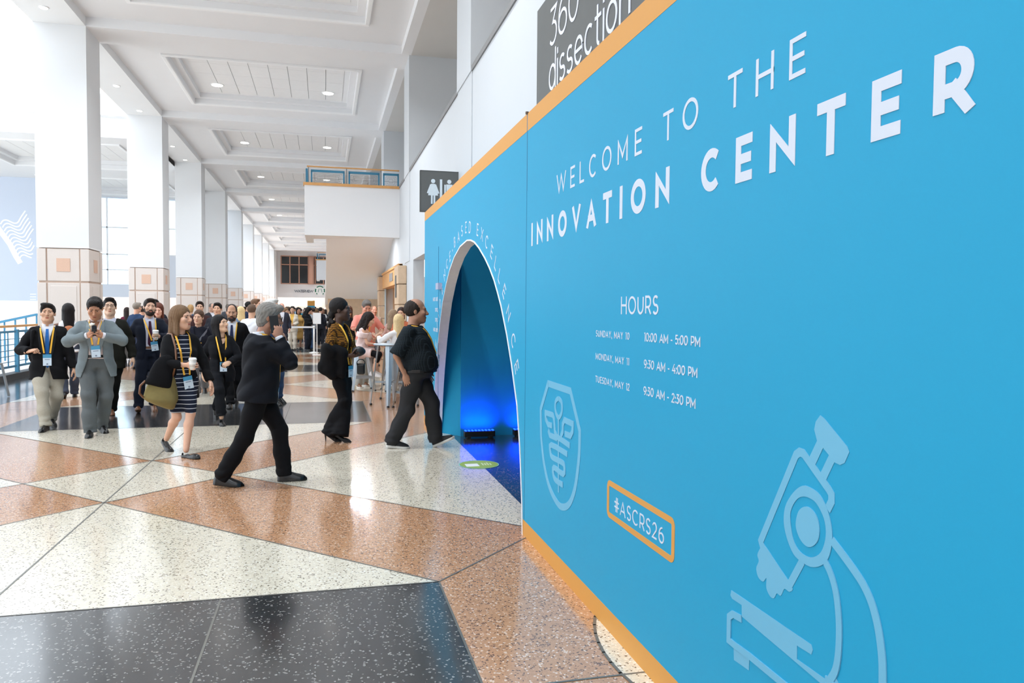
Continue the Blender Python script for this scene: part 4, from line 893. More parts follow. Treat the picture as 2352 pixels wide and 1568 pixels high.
    # --- skin: one continuous figure with head, hands and limbs
    def body(s, hair=None, hairc=(40, 30, 26), brow=None, jaw=1.0, legs=False, hands=True, beard=None, ears=True, low=None):
        sk, lip = skin_mats(s.skin); parts = []; J = s; fem = s.sex == 'f'
        lr = (.078, .05, .052, .034)
        def bf(P):
            Q = J.tl(P); d = tors(Q, [r for r in s.sec if -.1 < r[0] < .5], off=-.024, k=.05)
            if fem:
                for sx in (-1, 1): d = smin(d, ell(Q, (sx*.07, -.085, .27), (.055, .05, .055)), .03)
            for k in 'RL':
                d = smin(d, chain(P, [J.sh[k], J.el[k], J.wr[k]], (.034, .035, .024) if not fem else (.032, .031, .021), .02), .018)
                a, b, c = J.hip[k], J.kn[k], J.an[k]; cal = b+(c-b)*.3+nrm(np.cross(np.cross(c-b, J.foot[k][1]@V3(0, 1, 0)), c-b))*.012
                d = smin(d, chain(P, [a, a+(b-a)*.5, b, cal, c], (.078, .066, .047, .049, .032), .03), .03)
            d = smin(d, cap(P, J.neck+J.Tw@V3(0, .0, -.04), J.hc+J.HR@V3(0, .02, -.07), .052 if not fem else .044, .05 if not fem else .043), .03)
            return d
        pts = [J.hip[k] for k in 'RL']+[J.kn[k] for k in 'RL']+[J.an[k] for k in 'RL']+[J.sh[k] for k in 'RL']+[J.el[k] for k in 'RL']+[J.wr[k] for k in 'RL']+[J.neck, J.hc]
        lo, hi = J.box(pts, .14); hh = (.0125 if (legs and s.lod == 0) else .018) if s.lod == 0 else (.022 if s.lod == 1 else .03)
        v, q = nets(bf, lo, hi, hh); parts.append((v, q, sk))
        hv, hq = nets(lambda P: head_sdf(P, jaw, fem), (-.1, -.135, -.19), (.1, .13, .135), (.0048, .0075, .012)[s.lod])
        parts.append((hv@J.HR.T+J.hc, hq, sk))
        if s.lod < 2:
            def add(fn, lo, hi, h, m): 
                v, q = nets(fn, lo, hi, h); parts.append((v@J.HR.T+J.hc, q, m))
            for sx in (-1, 1):
                add(lambda P: ell(P, (sx*.031, -.0765, .006), (.0125, .011, .005)), (sx*.031-.02, -.1, -.01), (sx*.031+.02, -.06, .02), .0035, EYEW)
                add(lambda P: ell(P, (sx*.031, -.0845, .006), (.0066, .0052, .0058)), (sx*.031-.012, -.1, -.006), (sx*.031+.012, -.075, .02), .0028, IRIS)
                add(lambda P: cap(P, (sx*.014, -.0925, .025), (sx*.05, -.077, .0295), .0045, .003), (sx*.032-.03, -.11, .015), (sx*.032+.03, -.06, .05), .0032, mat('brow_%d_%d_%d' % tuple(brow or hairc), brow or hairc, .8))
            add(lambda P: smin(ell(P, (0, -.0925, -.063), (.023, .0085, .0052)), ell(P, (0, -.0915, -.0725), (.019, .0085, .0055)), .002), (-.03, -.11, -.085), (.03, -.075, -.05), .003, lip)
        if hands:
            for k in 'RL':
                Fm, pose, hide = J.hf[k]
                if hide: continue
                if s.lod == 2: v, q = nets(lambda P: ell(P, (.07, 0, 0), (.085, .045, .025)), (-.05, -.06, -.04), (.17, .06, .04), .016)
                else: v, q = hand_mesh(pose, k)
                v = v.copy(); 
                if k == 'R': pass
                parts.append((v@Fm.T+J.wr[k], q if np.linalg.det(Fm) > 0 else q[:, ::-1], sk))
        ob = mesh_from('body', parts, s.root, s.s)
        if hair:
            hm = mat('hair_%d_%d_%d' % tuple(hairc), hairc, .6, noise=.25, nscale=45, spec=.22)
            v, q = nets(lambda P: hair_sdf(P, hair), (-.15, -.12, -.42 if hair in ('long', 'verylong', 'wavy', 'bob') else -.2), (.15, .21, .165), (.0058, .009, .016)[s.lod])
            mesh_from('hair', [(v@J.HR.T+J.hc, q, hm)], s.root, s.s)
        if beard:
            bm_ = mat('beard_%d_%d_%d' % tuple(beard), beard, .8, noise=.2, nscale=80)
            def bd(P):
                d = head_sdf(P, jaw, fem)-.0055; reg = smin(ell(P, (0, -.055, -.092), (.062, .062, .04)), cap(P, (-.062, .0, -.05), (.0, -.03, -.09), .03, .03), .02); reg = smin(reg, cap(P, (.062, .0, -.05), (.0, -.03, -.09), .03, .03), .02); reg = smin(reg, ell(P, (0, -.095, -.052), (.03, .02, .008)), .01)
                return smax(smax(d, reg, .004), -ell(P, (0, -.1, -.067), (.021, .03, .008)), .003)
            v, q = nets(bd, (-.1, -.13, -.15), (.1, .06, -.02), (.0052, .008, .012)[s.lod]); mesh_from('beard', [(v@J.HR.T+J.hc, q, bm_)], s.root, s.s)
        return ob
    # --- clothes
    def top(s, name, m, hem=-.05, off=.012, sleeve='long', sr=(.06, .05, .038), open_=None, neck=.062, vneck=None, flare=0., fold=.005, bust=True, seed=1, collar=None, cuff_end=.02, skirt=None):
        """shirt, blouse, jacket or coat: torso + sleeves; open_/vneck = [(z, half width)] cut out of the front"""
        J = s; sec = [list(r) for r in s.sec]; zt = .515
        z0 = hem; s2 = [list(r) for r in sec if r[0] > z0+.01 and r[0] < zt]; a = np.array(sec)
        def at(z): return [z, np.interp(z, a[:, 0], a[:, 1]), np.interp(z, a[:, 0], a[:, 2]), np.interp(z, a[:, 0], a[:, 3])]
        s2 = [at(max(z0, -.17))]+s2+[at(zt)]
        if z0 < -.17: s2 = [[z0, s2[0][1], s2[0][2], s2[0][3]]]+s2
        for r in s2:
            k_ = max(0., min(1., (.08-r[0])/(.08-z0))) if z0 < .08 else 0.; r[1] += flare*k_; r[2] += flare*1.1*k_
        fem = s.sex == 'f' and bust
        def fn(P):
            Q = J.tl(P); d = tors(Q, s2, off=off)
            if fem:
                for sx in (-1, 1): d = smin(d, ell(Q, (sx*.068, -.088, .265), (.058+off, .052+off, .058+off)), .04)
            for k in 'RL':
                if sleeve == 'none': break
                a_, b_, c_ = J.sh[k], J.el[k], J.wr[k]; u = nrm(c_-b_)
                if sleeve == 'long':
                    e = c_-u*cuff_end; A = chain(P, [a_, a_+(b_-a_)*.5, b_, e+u*.06], (sr[0]-.003, sr[0]-.001, sr[1], sr[2]), .025); A = smax(A, (P-e.astype(f32))@u.astype(f32), .006)
                    A = A+folds(P, fold*1.7, (16, 22, 46), seed)*np.exp(-(np.linalg.norm(P-b_.astype(f32), axis=1)/.13)**2)
                else:
                    fr = {'short': .62, 'elbow': .98}[sleeve]; u = nrm(b_-a_); e = a_+(b_-a_)*fr; A = chain(P, [a_, a_+(b_-a_)*1.15], (sr[0]-.002, sr[1]), .02); A = smax(A, (P-e.astype(f32))@u.astype(f32), .006)
                d = smin(d, A, .03)
            d = d+folds(P, fold, (13, 19, 28), seed)
            w = None
            for cut in (open_, vneck):
                if cut:
                    zs, ws = zip(*cut); w = np.interp(Q[:, 2], zs, ws, left=ws[0], right=ws[-1]); ok = (Q[:, 2] > zs[0]) | (ws[0] > .004)
                    d = np.where(ok & (Q[:, 1] < .0), np.maximum(d, w-np.abs(Q[:, 0])), d)
            d = smax(d, -cap(Q, (0, .012, .49), (0, .03, .64), neck, neck+.02), .008)
            return d
        pts = [J.tp((-.24, -.17-s.girth, min(hem, 0))), J.tp((.24, .14, .53)), J.tp((-.24, .17, hem)), J.tp((.24, -.2-s.girth, hem)), J.sh['R'], J.sh['L']]
        if sleeve != 'none': pts += [J.el[k] for k in 'RL']+([J.wr[k] for k in 'RL'] if sleeve == 'long' else [])
        lo, hi = J.box(pts, .075); return J.emitp(name, fn, lo, hi, m)
    def pants(s, m, rr=(.098, .083, .068, .066), hem=.02, fold=.0026, top_=.07, name='trousers', flare=0, seed=3, off=.012, knee_brk=.006, short=None):
        J = s; a = np.array(s.sec)
        def at(z): return [z, np.interp(z, a[:, 0], a[:, 1]), np.interp(z, a[:, 0], a[:, 2]), np.interp(z, a[:, 0], a[:, 3])]
        s2 = [at(-.1)]+[at(z) for z in (-.05, 0, .04)]+[at(top_)]; sp = s.pel.astype(f32)
        def fn(P):
            Q = J.tl(P); d = tors(Q, s2, off=off-.002, k=.01); d = smax(d, -.09-Q[:, 2], .03)
            for k in 'RL':
                h, kn, an = J.hip[k], J.kn[k], J.an[k]; u = nrm(an-kn); e = an-u*hem+u*.03
                if short: e = short_pt = kn+(an-kn)*short; L = chain(P, [h, h+(kn-h)*.5, kn, kn+u*.3*short], rr, .04); ee = e
                else: L = chain(P, [h, h+(kn-h)*.5, kn, kn+(e-kn)*.5, e+u*.03], (rr[0], rr[1], rr[2], (rr[2]+rr[3])/2+flare*.3, rr[3]+flare), .04); ee = e
                L = L+folds(P, knee_brk, (18, 24, 40), seed)*np.exp(-(np.linalg.norm(P-kn.astype(f32), axis=1)/.12)**2)+folds(P, knee_brk*1.7, (14, 30, 70), seed+1)*np.exp(-(np.linalg.norm(P-ee.astype(f32), axis=1)/.12)**2)+folds(P, fold, (9, 17, 16), seed)
                L = smax(L, (P-ee.astype(f32))@u.astype(f32), .005); d = smin(d, L, .05)
            return d
        pts = [J.hip[k] for k in 'RL']+[J.kn[k] for k in 'RL']+[J.an[k] for k in 'RL']+[J.tp((-.2, -.15-s.girth, top_)), J.tp((.2, .15, top_)), J.tp((-.2, .16, -.1)), J.tp((.2, -.16, -.1))]
        lo, hi = J.box(pts, .1); return J.emitp(name, fn, lo, hi, m)
    def skirt(s, m, z1=-.48, flare=.03, name='skirt', seed=2, frac=1.0):
        """knee-length skirt round both thighs"""
        J = s; a = np.array(s.sec)
        def fn(P):
            d = None; Q = J.tl(P)
            for k in 'RL':
                h, kn = J.hip[k], J.kn[k]; e_ = h+(kn-h)*frac; c = cap(P, h, e_, .1, .078+flare); c = smax(c, (P-e_.astype(f32))@nrm(kn-h).astype(f32), .006) if frac < 1 else c; d = c if d is None else smin(d, c, .13)
            d = smin(d, tors(Q, [r for r in s.sec if -.18 < r[0] < .16], off=.014), .05); zc = s.pel[2]+z1
            return smax(d+folds(P, .004, (22, 16, 12), seed), zc-P[:, 2], .006)
        lo, hi = J.box([J.hip['R'], J.hip['L'], J.kn['R'], J.kn['L'], J.tp((.2, -.16, .15)), J.tp((-.2, .16, .1))], .12); return J.emitp(name, fn, lo, hi, m)
    def shoes(s, m, sole=None, heel=None, low=False, boot=False):
        J = s; U = [-.062, -.045, -.01, .05, .11, .15, .185, .212]; Wd = [.012, .03, .034, .036, .044, .045, .036, .008]; Hh = ([.05, .085, .098, .084, .062, .052, .04, .012] if not low else [.04, .062, .052, .034, .04, .046, .038, .012])
        for k in 'RL':
            A, Fm = J.foot[k]; org = A-Fm@V3(0, 0, .085)
            def loc(P): q = (P-org.astype(f32))@Fm.astype(f32); return np.stack([q[:, 0], -q[:, 1], q[:, 2]], 1)
            def fn(P):
                q = loc(P); u = q[:, 1]; w = np.interp(u, U, Wd)+.001; h = np.interp(u, U, Hh)+.004; zc = np.maximum(q[:, 2]-.008, 0)
                d = (np.sqrt((q[:, 0]/w)**2+(zc/h)**2)-1)*np.minimum(w, h); d = smax(d, -q[:, 2]+.0, .004); d = np.maximum(d, np.maximum(-.064-u, u-.214))
                if low: d = smax(d, -smax(smax(np.abs(q[:, 0])-.026, np.abs(u-.02)-.075, .01), .018-q[:, 2], .006), .006)
                return d
            lo, hi = J.box([org+Fm@V3(0, .06, 0), org+Fm@V3(0, -.21, 0), org+Fm@V3(0, 0, .1)], .06); o = J.emitp('shoe', fn, lo, hi, m, (.0062, .009, .015)[s.lod])
            if sole:
                def fs(P):
                    q = loc(P); u = q[:, 1]; w = np.interp(u, U, Wd)+.006; d = np.abs(q[:, 0])-w; d = smax(d, np.abs(q[:, 2]-.012)-.016, .008); return smax(d, np.maximum(-.068-u, u-.216), .01)
                J.emitp('sole', fs, lo, hi, sole, (.0062, .009, .015)[s.lod], o)
            if heel:
                b = org+Fm@V3(0, .04, .01); g = V3(b[0], b[1]+.0, J.at[2]*0); top_ = V3(*b); bot = V3(b[0], b[1], 0)+Fm@V3(0, -.005, 0)*V3(1, 1, 0)
                J.emitp('heel', lambda P: cap(P, top_, bot, .014, .006), *J.box([top_, bot], .03), m, .005, o)
    def ribbon(s, name, pts, w, m, parent=None, thick=.003):
        """flat band along 3-D points given in torso space with outward normals (-y unless given)"""
        v = []; f = []
        P = [V3(p) for p in pts]
        for i, p in enumerate(P):
            d = nrm(P[min(i+1, len(P)-1)]-P[max(i-1, 0)]); n = nrm(V3(p[0]*.9, p[1]-.02, 0.0001)) if abs(p[1]) > 1e-6 else V3(0, -1, 0); sd = nrm(np.cross(d, n)); ww = w[i] if hasattr(w, '__len__') else w
            for a, b in ((-1, 0), (1, 0), (1, 1), (-1, 1)): v.append(p+sd*a*ww/2+n*b*thick)
        for i in range(len(P)-1):
            o = i*4
            for a in range(4): b = (a+1) % 4; f.append((o+a, o+b, o+4+b, o+4+a))
        f.append((3, 2, 1, 0)); o = (len(P)-1)*4; f.append((o, o+1, o+2, o+3))
        v = [s.tp(p) for p in v]; ob = mesh_from(name, [(np.array(v), f, m)], parent or s.root, s.s); ob.data.polygons.foreach_set('use_smooth', [False]*len(f)); return ob
    def lanyard(s, off=.03, x0=.07, xb=0., zb=.05, spread=.035, tilt=0., sz=(.1, .14)):
        m = mat('yellow_lanyard', (240, 184, 60), .6, noise=.05, nscale=60); ob = None
        for sx in (-1, 1):
            pts = [(sx*.05, .06, .5), (sx*x0, .03, .52), (sx*(x0+.008), -.02, .512)]
            for i in range(9):
                t = i/8; x = sx*(x0+.01)*(1-t)+(xb+sx*spread)*t; z = .485*(1-t)+(zb+.02)*t; pts.append((x, s.surf(x, z, off)-.004, z))
            o = s.ribbon('lanyard', pts, .02, m, ob); ob = ob or o
        b = MB(); y = s.surf(xb, zb-.06, off)-.012; c_, s_ = math.cos(math.radians(tilt)), math.sin(math.radians(tilt))
        def q(x0_, x1_, z0_, z1_, y0_, y1_):
            P = [(x, yy, z) for z in (z0_, z1_) for yy in (y0_, y1_) for x in (x0_, x1_)]; P = [(xb+x*c_-z*s_, y+yy, zb+x*s_+z*c_) for x, yy, z in P]; P = [tuple(s.tp(p)*s.s) for p in P]
            b.add(P, [(0, 1, 3, 2), (4, 6, 7, 5), (0, 4, 5, 1), (2, 3, 7, 6), (0, 2, 6, 4), (1, 5, 7, 3)])
        w, h = sz; q(-w/2, w/2, -h, 0, 0, .004); b.cur = 1; q(-w/2, w/2, -h*.3, .004, -.001, .005); b.cur = 2; q(-w*.1, w*.1, -h*.92, -h*.78, -.0015, .0); q(-w*.3, w*.3, -h*.46, -h*.4, -.0015, 0)
        b.build('badge', [mat('badge_white', (206, 222, 236), .35), mat('badge_blue', (74, 150, 190), .35), mat('badge_print', (120, 134, 156), .5)], ob)
    def tie(s, m, off=.02, z1=-.02, w=.07):
        pts = [(0, s.surf(0, z, off)-.004, z) for z in np.linspace(.47, z1, 12)]; ws = [.032, .036]+[.04+(w-.04)*i/7 for i in range(8)]+[w, .012]; s.ribbon('tie', pts, ws, m, None, .006)
    def lapels(s, m, off=.03, zb=.06, wtop=.07):
        for sx in (-1, 1):
            pts = []; 
            for i in range(8):
                t = i/7; z = .49*(1-t)+zb*t; x = sx*((wtop+.018)*(1-t)+.03*t); pts.append((x, s.surf(x, z, off+.012)-.003, z))
            s.ribbon('lapel', pts, [.03, .05, .066, .07, .064, .052, .036, .016], m, None, .005)
    def collar(s, m, r=.07, h=.035, z=.5):
        J = s
        def fn(P):
            Q = J.tl(P); q = Q-np.array((0, .018, z), f32); rr = np.hypot(q[:, 0], q[:, 1]*1.0); d = np.abs(rr-r+.25*(q[:, 2]))-.006; d = smax(d, np.abs(q[:, 2]-h*.3+.25*q[:, 1])-h, .004); return np.where((q[:, 1] < -.02) & (np.abs(q[:, 0]) < .012), np.maximum(d, .01), d)
        c = J.tp((0, .018, z)); J.emitp('collar', fn, c-.12, c+.12, m, .007 if s.lod == 0 else .011)
    def cuffs(s, m, r=.036, k='RL'):
        for kk in k:
            u = nrm(s.wr[kk]-s.el[kk]); a = s.wr[kk]-u*.03; b = s.wr[kk]+u*.004
            s.emitp('shirt_cuff', lambda P: smax(smax(cap(P, a, b, r, r), (P-b.astype(f32))@u.astype(f32), .003), -((P-a.astype(f32))@u.astype(f32)), .003), *s.box([a, b], .05), m, .006)
    def palm(s, k, f=.06, z=.03, y=0.):
        """world point in front of the palm"""
        Fm, _, _ = s.hf[k]; return s.wpt(s.wr[k]+Fm@V3(f, y, z))
def fab(name, rgb, **k): return mat('fabric_'+name, rgb, k.pop('rough', .85), noise=k.pop('noise', .12), nscale=k.pop('nscale', 90), bump=.12, bscale=600, spec=.18, **k)
# ------------------------------------------------------------------ FURNITURE AND SMALL THINGS
def stool(x, y, rz, lab):
    t = thing('bar_stool', lab, 'stool', (x, y, 0), rz, 'galvanised bar stools')
    b = MB(); b.prism(rrect_(.155, .04), (0, 0, 0), ((1, 0, 0), (0, 1, 0), (0, 0, 1)), .735, .755); b.prism(rrect_(.162, .045), (0, 0, 0), ((1, 0, 0), (0, 1, 0), (0, 0, 1)), .715, .742); b.build('seat', STEEL, t, bevel=.005)
    for sx in (-1, 1):
        for sy in (-1, 1):
            a = V3(sx*.135, sy*.135, .73); c = V3(sx*.225, sy*.225, .012); n = nrm((sx, sy, 0)); q = np.cross(n, (0, 0, 1)); b = MB()
            P = []
            for p, w in ((a, .055), (a+(c-a)*.5, .045), (c, .026)):
                P += [p+q*w, p+n*.014, p-q*w, p-n*.006]
            b.add(P, [(0, 1, 2, 3), (11, 10, 9, 8)]+[(i*4+k, i*4+(k+1) % 4, i*4+4+(k+1) % 4, i*4+4+k) for i in range(2) for k in range(4)])
            l = b.build('leg', STEEL, t); MB().cyl((c[0], c[1]), .022, .02, 0, .03, 12).build('rubber_foot', BLACK, l)
    b = MB(); z = .27; r = .187
    for a, c in (((-r, -r), (r, -r)), ((r, -r), (r, r)), ((r, r), (-r, r)), ((-r, r), (-r, -r))): b.bar((*a, z), (*c, z), .012, .028)
    b.build('footrest', STEEL, t); return t
def rrect_(r, k):
    return [(sx*(r-k)+k*math.cos(a), sy*(r-k)+k*math.sin(a)) for sx, sy, a0 in ((1, 1, 0), (-1, 1, PI/2), (-1, -1, PI), (1, -1, 1.5*PI)) for a in [a0+PI/2*i/5 for i in range(6)]]
def bar_table(x, y, rz, lab):
    t = thing('bar_table', lab, 'table', (x, y, 0), rz, 'galvanised bar tables')
    MB().lathe((0, 0, 1.03), [(.27, 0), (.30, .004), (.31, .016), (.305, .03), (.29, .034)]).build('tabletop', STEEL, t, True)
    for sx in (-1, 1):
        for sy in (-1, 1):
            a = V3(sx*.16, sy*.16, 1.03); c = V3(sx*.25, sy*.25, .012); n = nrm((sx, sy, 0)); q = np.cross(n, (0, 0, 1)); b = MB(); P = []
            for p, w in ((a, .07), (a+(c-a)*.5, .05), (c, .026)): P += [p+q*w, p+n*.016, p-q*w, p-n*.006]
            b.add(P, [(0, 1, 2, 3), (11, 10, 9, 8)]+[(i*4+k, i*4+(k+1) % 4, i*4+4+(k+1) % 4, i*4+4+k) for i in range(2) for k in range(4)])
            l = b.build('leg', STEEL, t); MB().cyl((c[0], c[1]), .024, .022, 0, .03, 12).build('rubber_foot', BLACK, l)
    MB().bar((-.2, -.2, .4), (.2, .2, .4), .012, .03).bar((-.2, .2, .4), (.2, -.2, .4), .012, .03).build('brace', STEEL, t); return t
ST1 = G(832, 896); stool(ST1[0], ST1[1], .12, 'galvanised bar stool under the seated woman in the pale pink dress')
TB1 = (float(PY(899, 795, 13.1)[0]), 13.1); bar_table(*TB1, .55, 'tall galvanised table with splayed legs, half hidden by the man in the dark checked shirt')
TB2 = (1.42, 15.5); bar_table(*TB2, .1, 'tall galvanised table the pink-dressed woman leans on')
BL = (float(PY(914, 740, 13.95)[0]), 13.95); stool(*BL, .5, 'galvanised bar stool under the blonde woman in white')
stool(float(PY(944, 900, 12.6)[0]), 12.6, .3, 'empty galvanised bar stool at the near side of the tall table')
t = thing('tabletop_camera', 'small black camera lying on the tall table', 'camera', (TB2[0]-.2, TB2[1]-.16, 1.065), .5)
MB().box(-.07, .07, -.03, .03, 0, .075).build('camera_body', BLACK, t, bevel=.01)
b = MB(); b.tube([(0, -.03, .04), (0, -.09, .04)], .03, 16); b.build('lens', BLACK, t, True)
t = thing('tabletop_tray', 'dark tray on the tall table by the seated woman', 'tray', (TB2[0]-.05, TB2[1]+.14, 1.065), .2)
MB().box(-.18, .1, -.09, .09, 0, .02).build('tray_base', DKGREY, t, bevel=.005)
# chair at the left edge
cp_ = (-5.9, 15.45)
t = thing('metal_chair', 'tall grey metal cafe chair at the left edge of the picture', 'chair', (*cp_, 0), 1.2)
b = MB(); b.prism(rrect_(.19, .06), (0, 0, 0), ((1, 0, 0), (0, 1, 0), (0, 0, 1)), .60, .625); b.build('seat', STEEL, t, bevel=.005)
for sx in (-1, 1):
    for sy in (-1, 1):
        MB().bar((sx*.16, sy*.16, .6), (sx*.23, sy*.23, .012), .05, .022).build('leg', STEEL, t, bevel=.006)
b = MB(); b.tube([(-.19, .17, .61), (-.2, .22, .85), (-.17, .26, 1.02), (-.08, .275, 1.07), (.08, .275, 1.07), (.17, .26, 1.02), (.2, .22, .85), (.19, .17, .61)], .016, 10); b.build('back_frame', STEEL, t, True)
b = MB(); b.add([(-.05, .185, .62), (.05, .185, .62), (.06, .27, 1.06), (-.06, .27, 1.06), (-.05, .193, .62), (.05, .193, .62), (.06, .278, 1.06), (-.06, .278, 1.06)], [(0, 3, 2, 1), (4, 5, 6, 7), (0, 1, 5, 4), (1, 2, 6, 5), (2, 3, 7, 6), (3, 0, 4, 7)]); b.build('back_slat', STEEL, t)
# plants
LEAF = mat('leaf_green', (92, 122, 60), .5, noise=.3, nscale=12); POT = mat('dark_planter', (74, 70, 66), .6)
def plant(x, y, hp, h, n, r, lab, seed, name='potted_plant'):
    rd = random.Random(seed); t = thing(name, lab, 'plant', (x, y, 0))
    MB().lathe((0, 0, 0), [(.2, 0), (.26, hp*.5), (.28, hp), (.25, hp), (.24, hp-.05)]).build('pot', POT, t, True); st = MB(); lf = MB()
    for i in range(n):
        a = rd.uniform(0, 2*PI); e = rd.uniform(.4, 1.35); L = h*rd.uniform(.6, 1); p0 = V3(rd.uniform(-.1, .1), rd.uniform(-.1, .1), hp-.05); d = V3(math.cos(a)*math.cos(e), math.sin(a)*math.cos(e), math.sin(e)); p1 = p0+d*L*.6*r; p2 = p1+nrm(d+V3(0, 0, -.5))*L*.45*r
        st.tube([p0, p1], [.008, .005], 6); sd = nrm(np.cross(d, (0, 0, 1))); w = .05*r
        lf.add([p0+(p1-p0)*.5, p1+sd*w+(0, 0, .01), p2, p1-sd*w+(0, 0, .01), p1-(0, 0, .012)], [(0, 1, 4), (1, 2, 4), (2, 3, 4), (3, 0, 4)])
    st.build('stem', mat('stem_green', (96, 104, 60), .6), t); lf.build('foliage', LEAF, t)
pe = PY(-128, 735, 13.6); plant(float(pe[0]), 13.6, 1.0, .85, 40, 1.0, 'green leafy plant just entering the left edge of the picture', 5)
PLB = G(291, 838); t = thing('planter_box', 'low dark planter box with green leaves behind the man in the olive suit', 'planter', (PLB[0], PLB[1]+.3, 0))
MB().box(-.35, .35, -.25, .25, .18, .62).build('box', POT, t, bevel=.01)
b = MB(); [b.box(sx*.3-.03, sx*.3+.03, sy*.2-.03, sy*.2+.03, 0, .18) for sx in (-1, 1) for sy in (-1, 1)]; b.build('feet', POT, t)
rd = random.Random(9); b = MB()
for i in range(70):
    p = V3(rd.uniform(-.3, .3), rd.uniform(-.2, .2), .6); d = nrm((rd.uniform(-.6, .6), rd.uniform(-.6, .6), 1)); L = rd.uniform(.12, .3); sd = nrm(np.cross(d, (0, 1, .2)))*.035; b.add([p, p+d*L*.6+sd, p+d*L, p+d*L*.6-sd], [(0, 1, 2, 3)])
b.build('foliage', LEAF, t)
# queue barrier with a white belt, easel board, kiosk
QY = 29.5
def post(x, lab):
    t = thing('queue_post', lab, 'queue post', (x, QY, 0), 0, 'white queue posts')
    MB().lathe((0, 0, 0), [(.17, 0), (.17, .015), (.05, .04), (.03, .05)]).build('base', MOULD, t, True); MB().cyl((0, 0), .032, .032, .04, 1.0, 16).build('pole', MOULD, t, True); MB().cyl((0, 0), .04, .04, .93, 1.02, 16).build('head', MOULD, t, True)
QX0, QX1 = float(PY(655, 755, QY)[0]), float(PY(721, 755, QY)[0]); post(QX1, 'white queue post at the right end of the belt near the coffee queue'); post(QX0, 'white queue post at the left end of the belt behind the grey-haired caller')
b = MB(); b.box(QX0+.04, QX1-.04, QY-.004, QY+.004, .935, 1.0); tag(b.build('queue_belt', mat('white_belt', (236, 240, 246), .5)), 'white belt stretched between the queue posts in front of the cream suit', 'queue belt')
KY = 46.0; kx0, kx1 = float(PY(706, 710, KY)[0]), float(PY(723, 710, KY)[0]); t = thing('advert_stand', 'blue advertising stand with an orange top in the far crowd', 'advertising stand', ((kx0+kx1)/2, KY, 0)); w = (kx1-kx0)/2
MB().box(-w, w, 0, .12, 0, 1.85).build('panel', mat('stand_blue', (50, 150, 190), .5), t); MB().box(-w, w, -.01, .13, 1.85, 2.15).build('header', ORANGE, t)
ey = 28.0; ex_ = float(PY(728, 740, ey)[0]); t = thing('notice_stand', 'white notice on a slim stand right of the queue belt', 'notice', (ex_, ey, 0))
MB().cyl((0, 0), .015, .015, .02, 1.15, 10).build('pole', MOULD, t); MB().box(-.14, .14, -.02, 0, 1.12, 1.52).build('board', mat('notice_white', (240, 244, 248), .5), t); MB().cyl((0, 0), .16, .16, 0, .02, 24).build('base', MOULD, t)
# hand-held things
def cup(p, lab, sleeve=(176, 140, 104), r=.04, h=.12):
    t = thing('paper_cup', lab, 'cup', V3(p)-V3(0, 0, h*.45))
    MB().lathe((0, 0, 0), [(r*.72, 0), (r*.98, h*.9), (r*.98, h*.92)]).build('cup_body', mat('cup_white', (238, 238, 236), .5), t, True)
    MB().lathe((0, 0, 0), [(r*.86, h*.3), (r*1.0, h*.68), (r*1.01, h*.68), (r*.88, h*.3)]).build('sleeve', mat('cup_sleeve_%d' % sleeve[0], sleeve, .8), t, True)
    MB().lathe((0, 0, h*.9), [(r*1.05, 0), (r*1.06, .012), (r*.95, .014), (r*.92, .024), (r*.5, .026)]).build('lid', mat('cup_lid', (246, 246, 246), .35), t, True)
def phone(p, d, n, lab, size=(.075, .15), m=None):
    """slab with its long side along d and its back facing n"""
    d = nrm(d); n = nrm(V3(n)-d*(V3(n)@d)); x = np.cross(d, n); t = thing('mobile_phone', lab, 'phone', p)
    R = np.stack([x, d, n], 1); q = Matrix(R.tolist()).to_quaternion(); t.rotation_mode = 'QUATERNION'; t.rotation_quaternion = q; w, h = size
    MB().box(-w/2, w/2, -h/2, h/2, -.005, .005).build('phone_case', m or BLACK, t, bevel=.004); MB().box(-w*.46, w*.46, -h*.47, h*.47, -.0056, -.005).build('screen', mat('dark_glass', (20, 28, 44), .1), t); MB().box(w*.1, w*.42, h*.22, h*.42, .005, .0075).build('camera_bump', mat('camera_bump', (30, 32, 36), .3), t)
def sdf_thing(name, label, cat, fn, lo, hi, m, h=.012, part='body', group=None):
    """free-standing soft object given in world space"""
    v, q = nets(fn, lo, hi, h); c = (np.array(lo)+np.array(hi))/2; c[2] = lo[2] if False else c[2]
    t = thing(name, label, cat, c, 0, group); mesh_from(part, [(v-c, q, m)], t); return t
def glasses(P, m=None):
    b = MB(); m = m or BLACK
    for sx in (-1, 1):
        pts = [V3(sx*.033+.024*math.cos(a), -.105-.0*abs(math.cos(a)), .006+.02*math.sin(a)) for a in np.linspace(0, 2*PI, 13)[:-1]]; b.tube([(P.HR@p+P.hc)*P.s for p in pts], .0022, 6, True)
        b.tube([(P.HR@p+P.hc)*P.s for p in (V3(sx*.057, -.103, .01), V3(sx*.078, -.04, .012), V3(sx*.083, .02, .006))], .002, 6)
    b.tube([(P.HR@p+P.hc)*P.s for p in (V3(-.01, -.107, .01), V3(.01, -.107, .01))], .0022, 6); b.build('glasses', m, P.root)
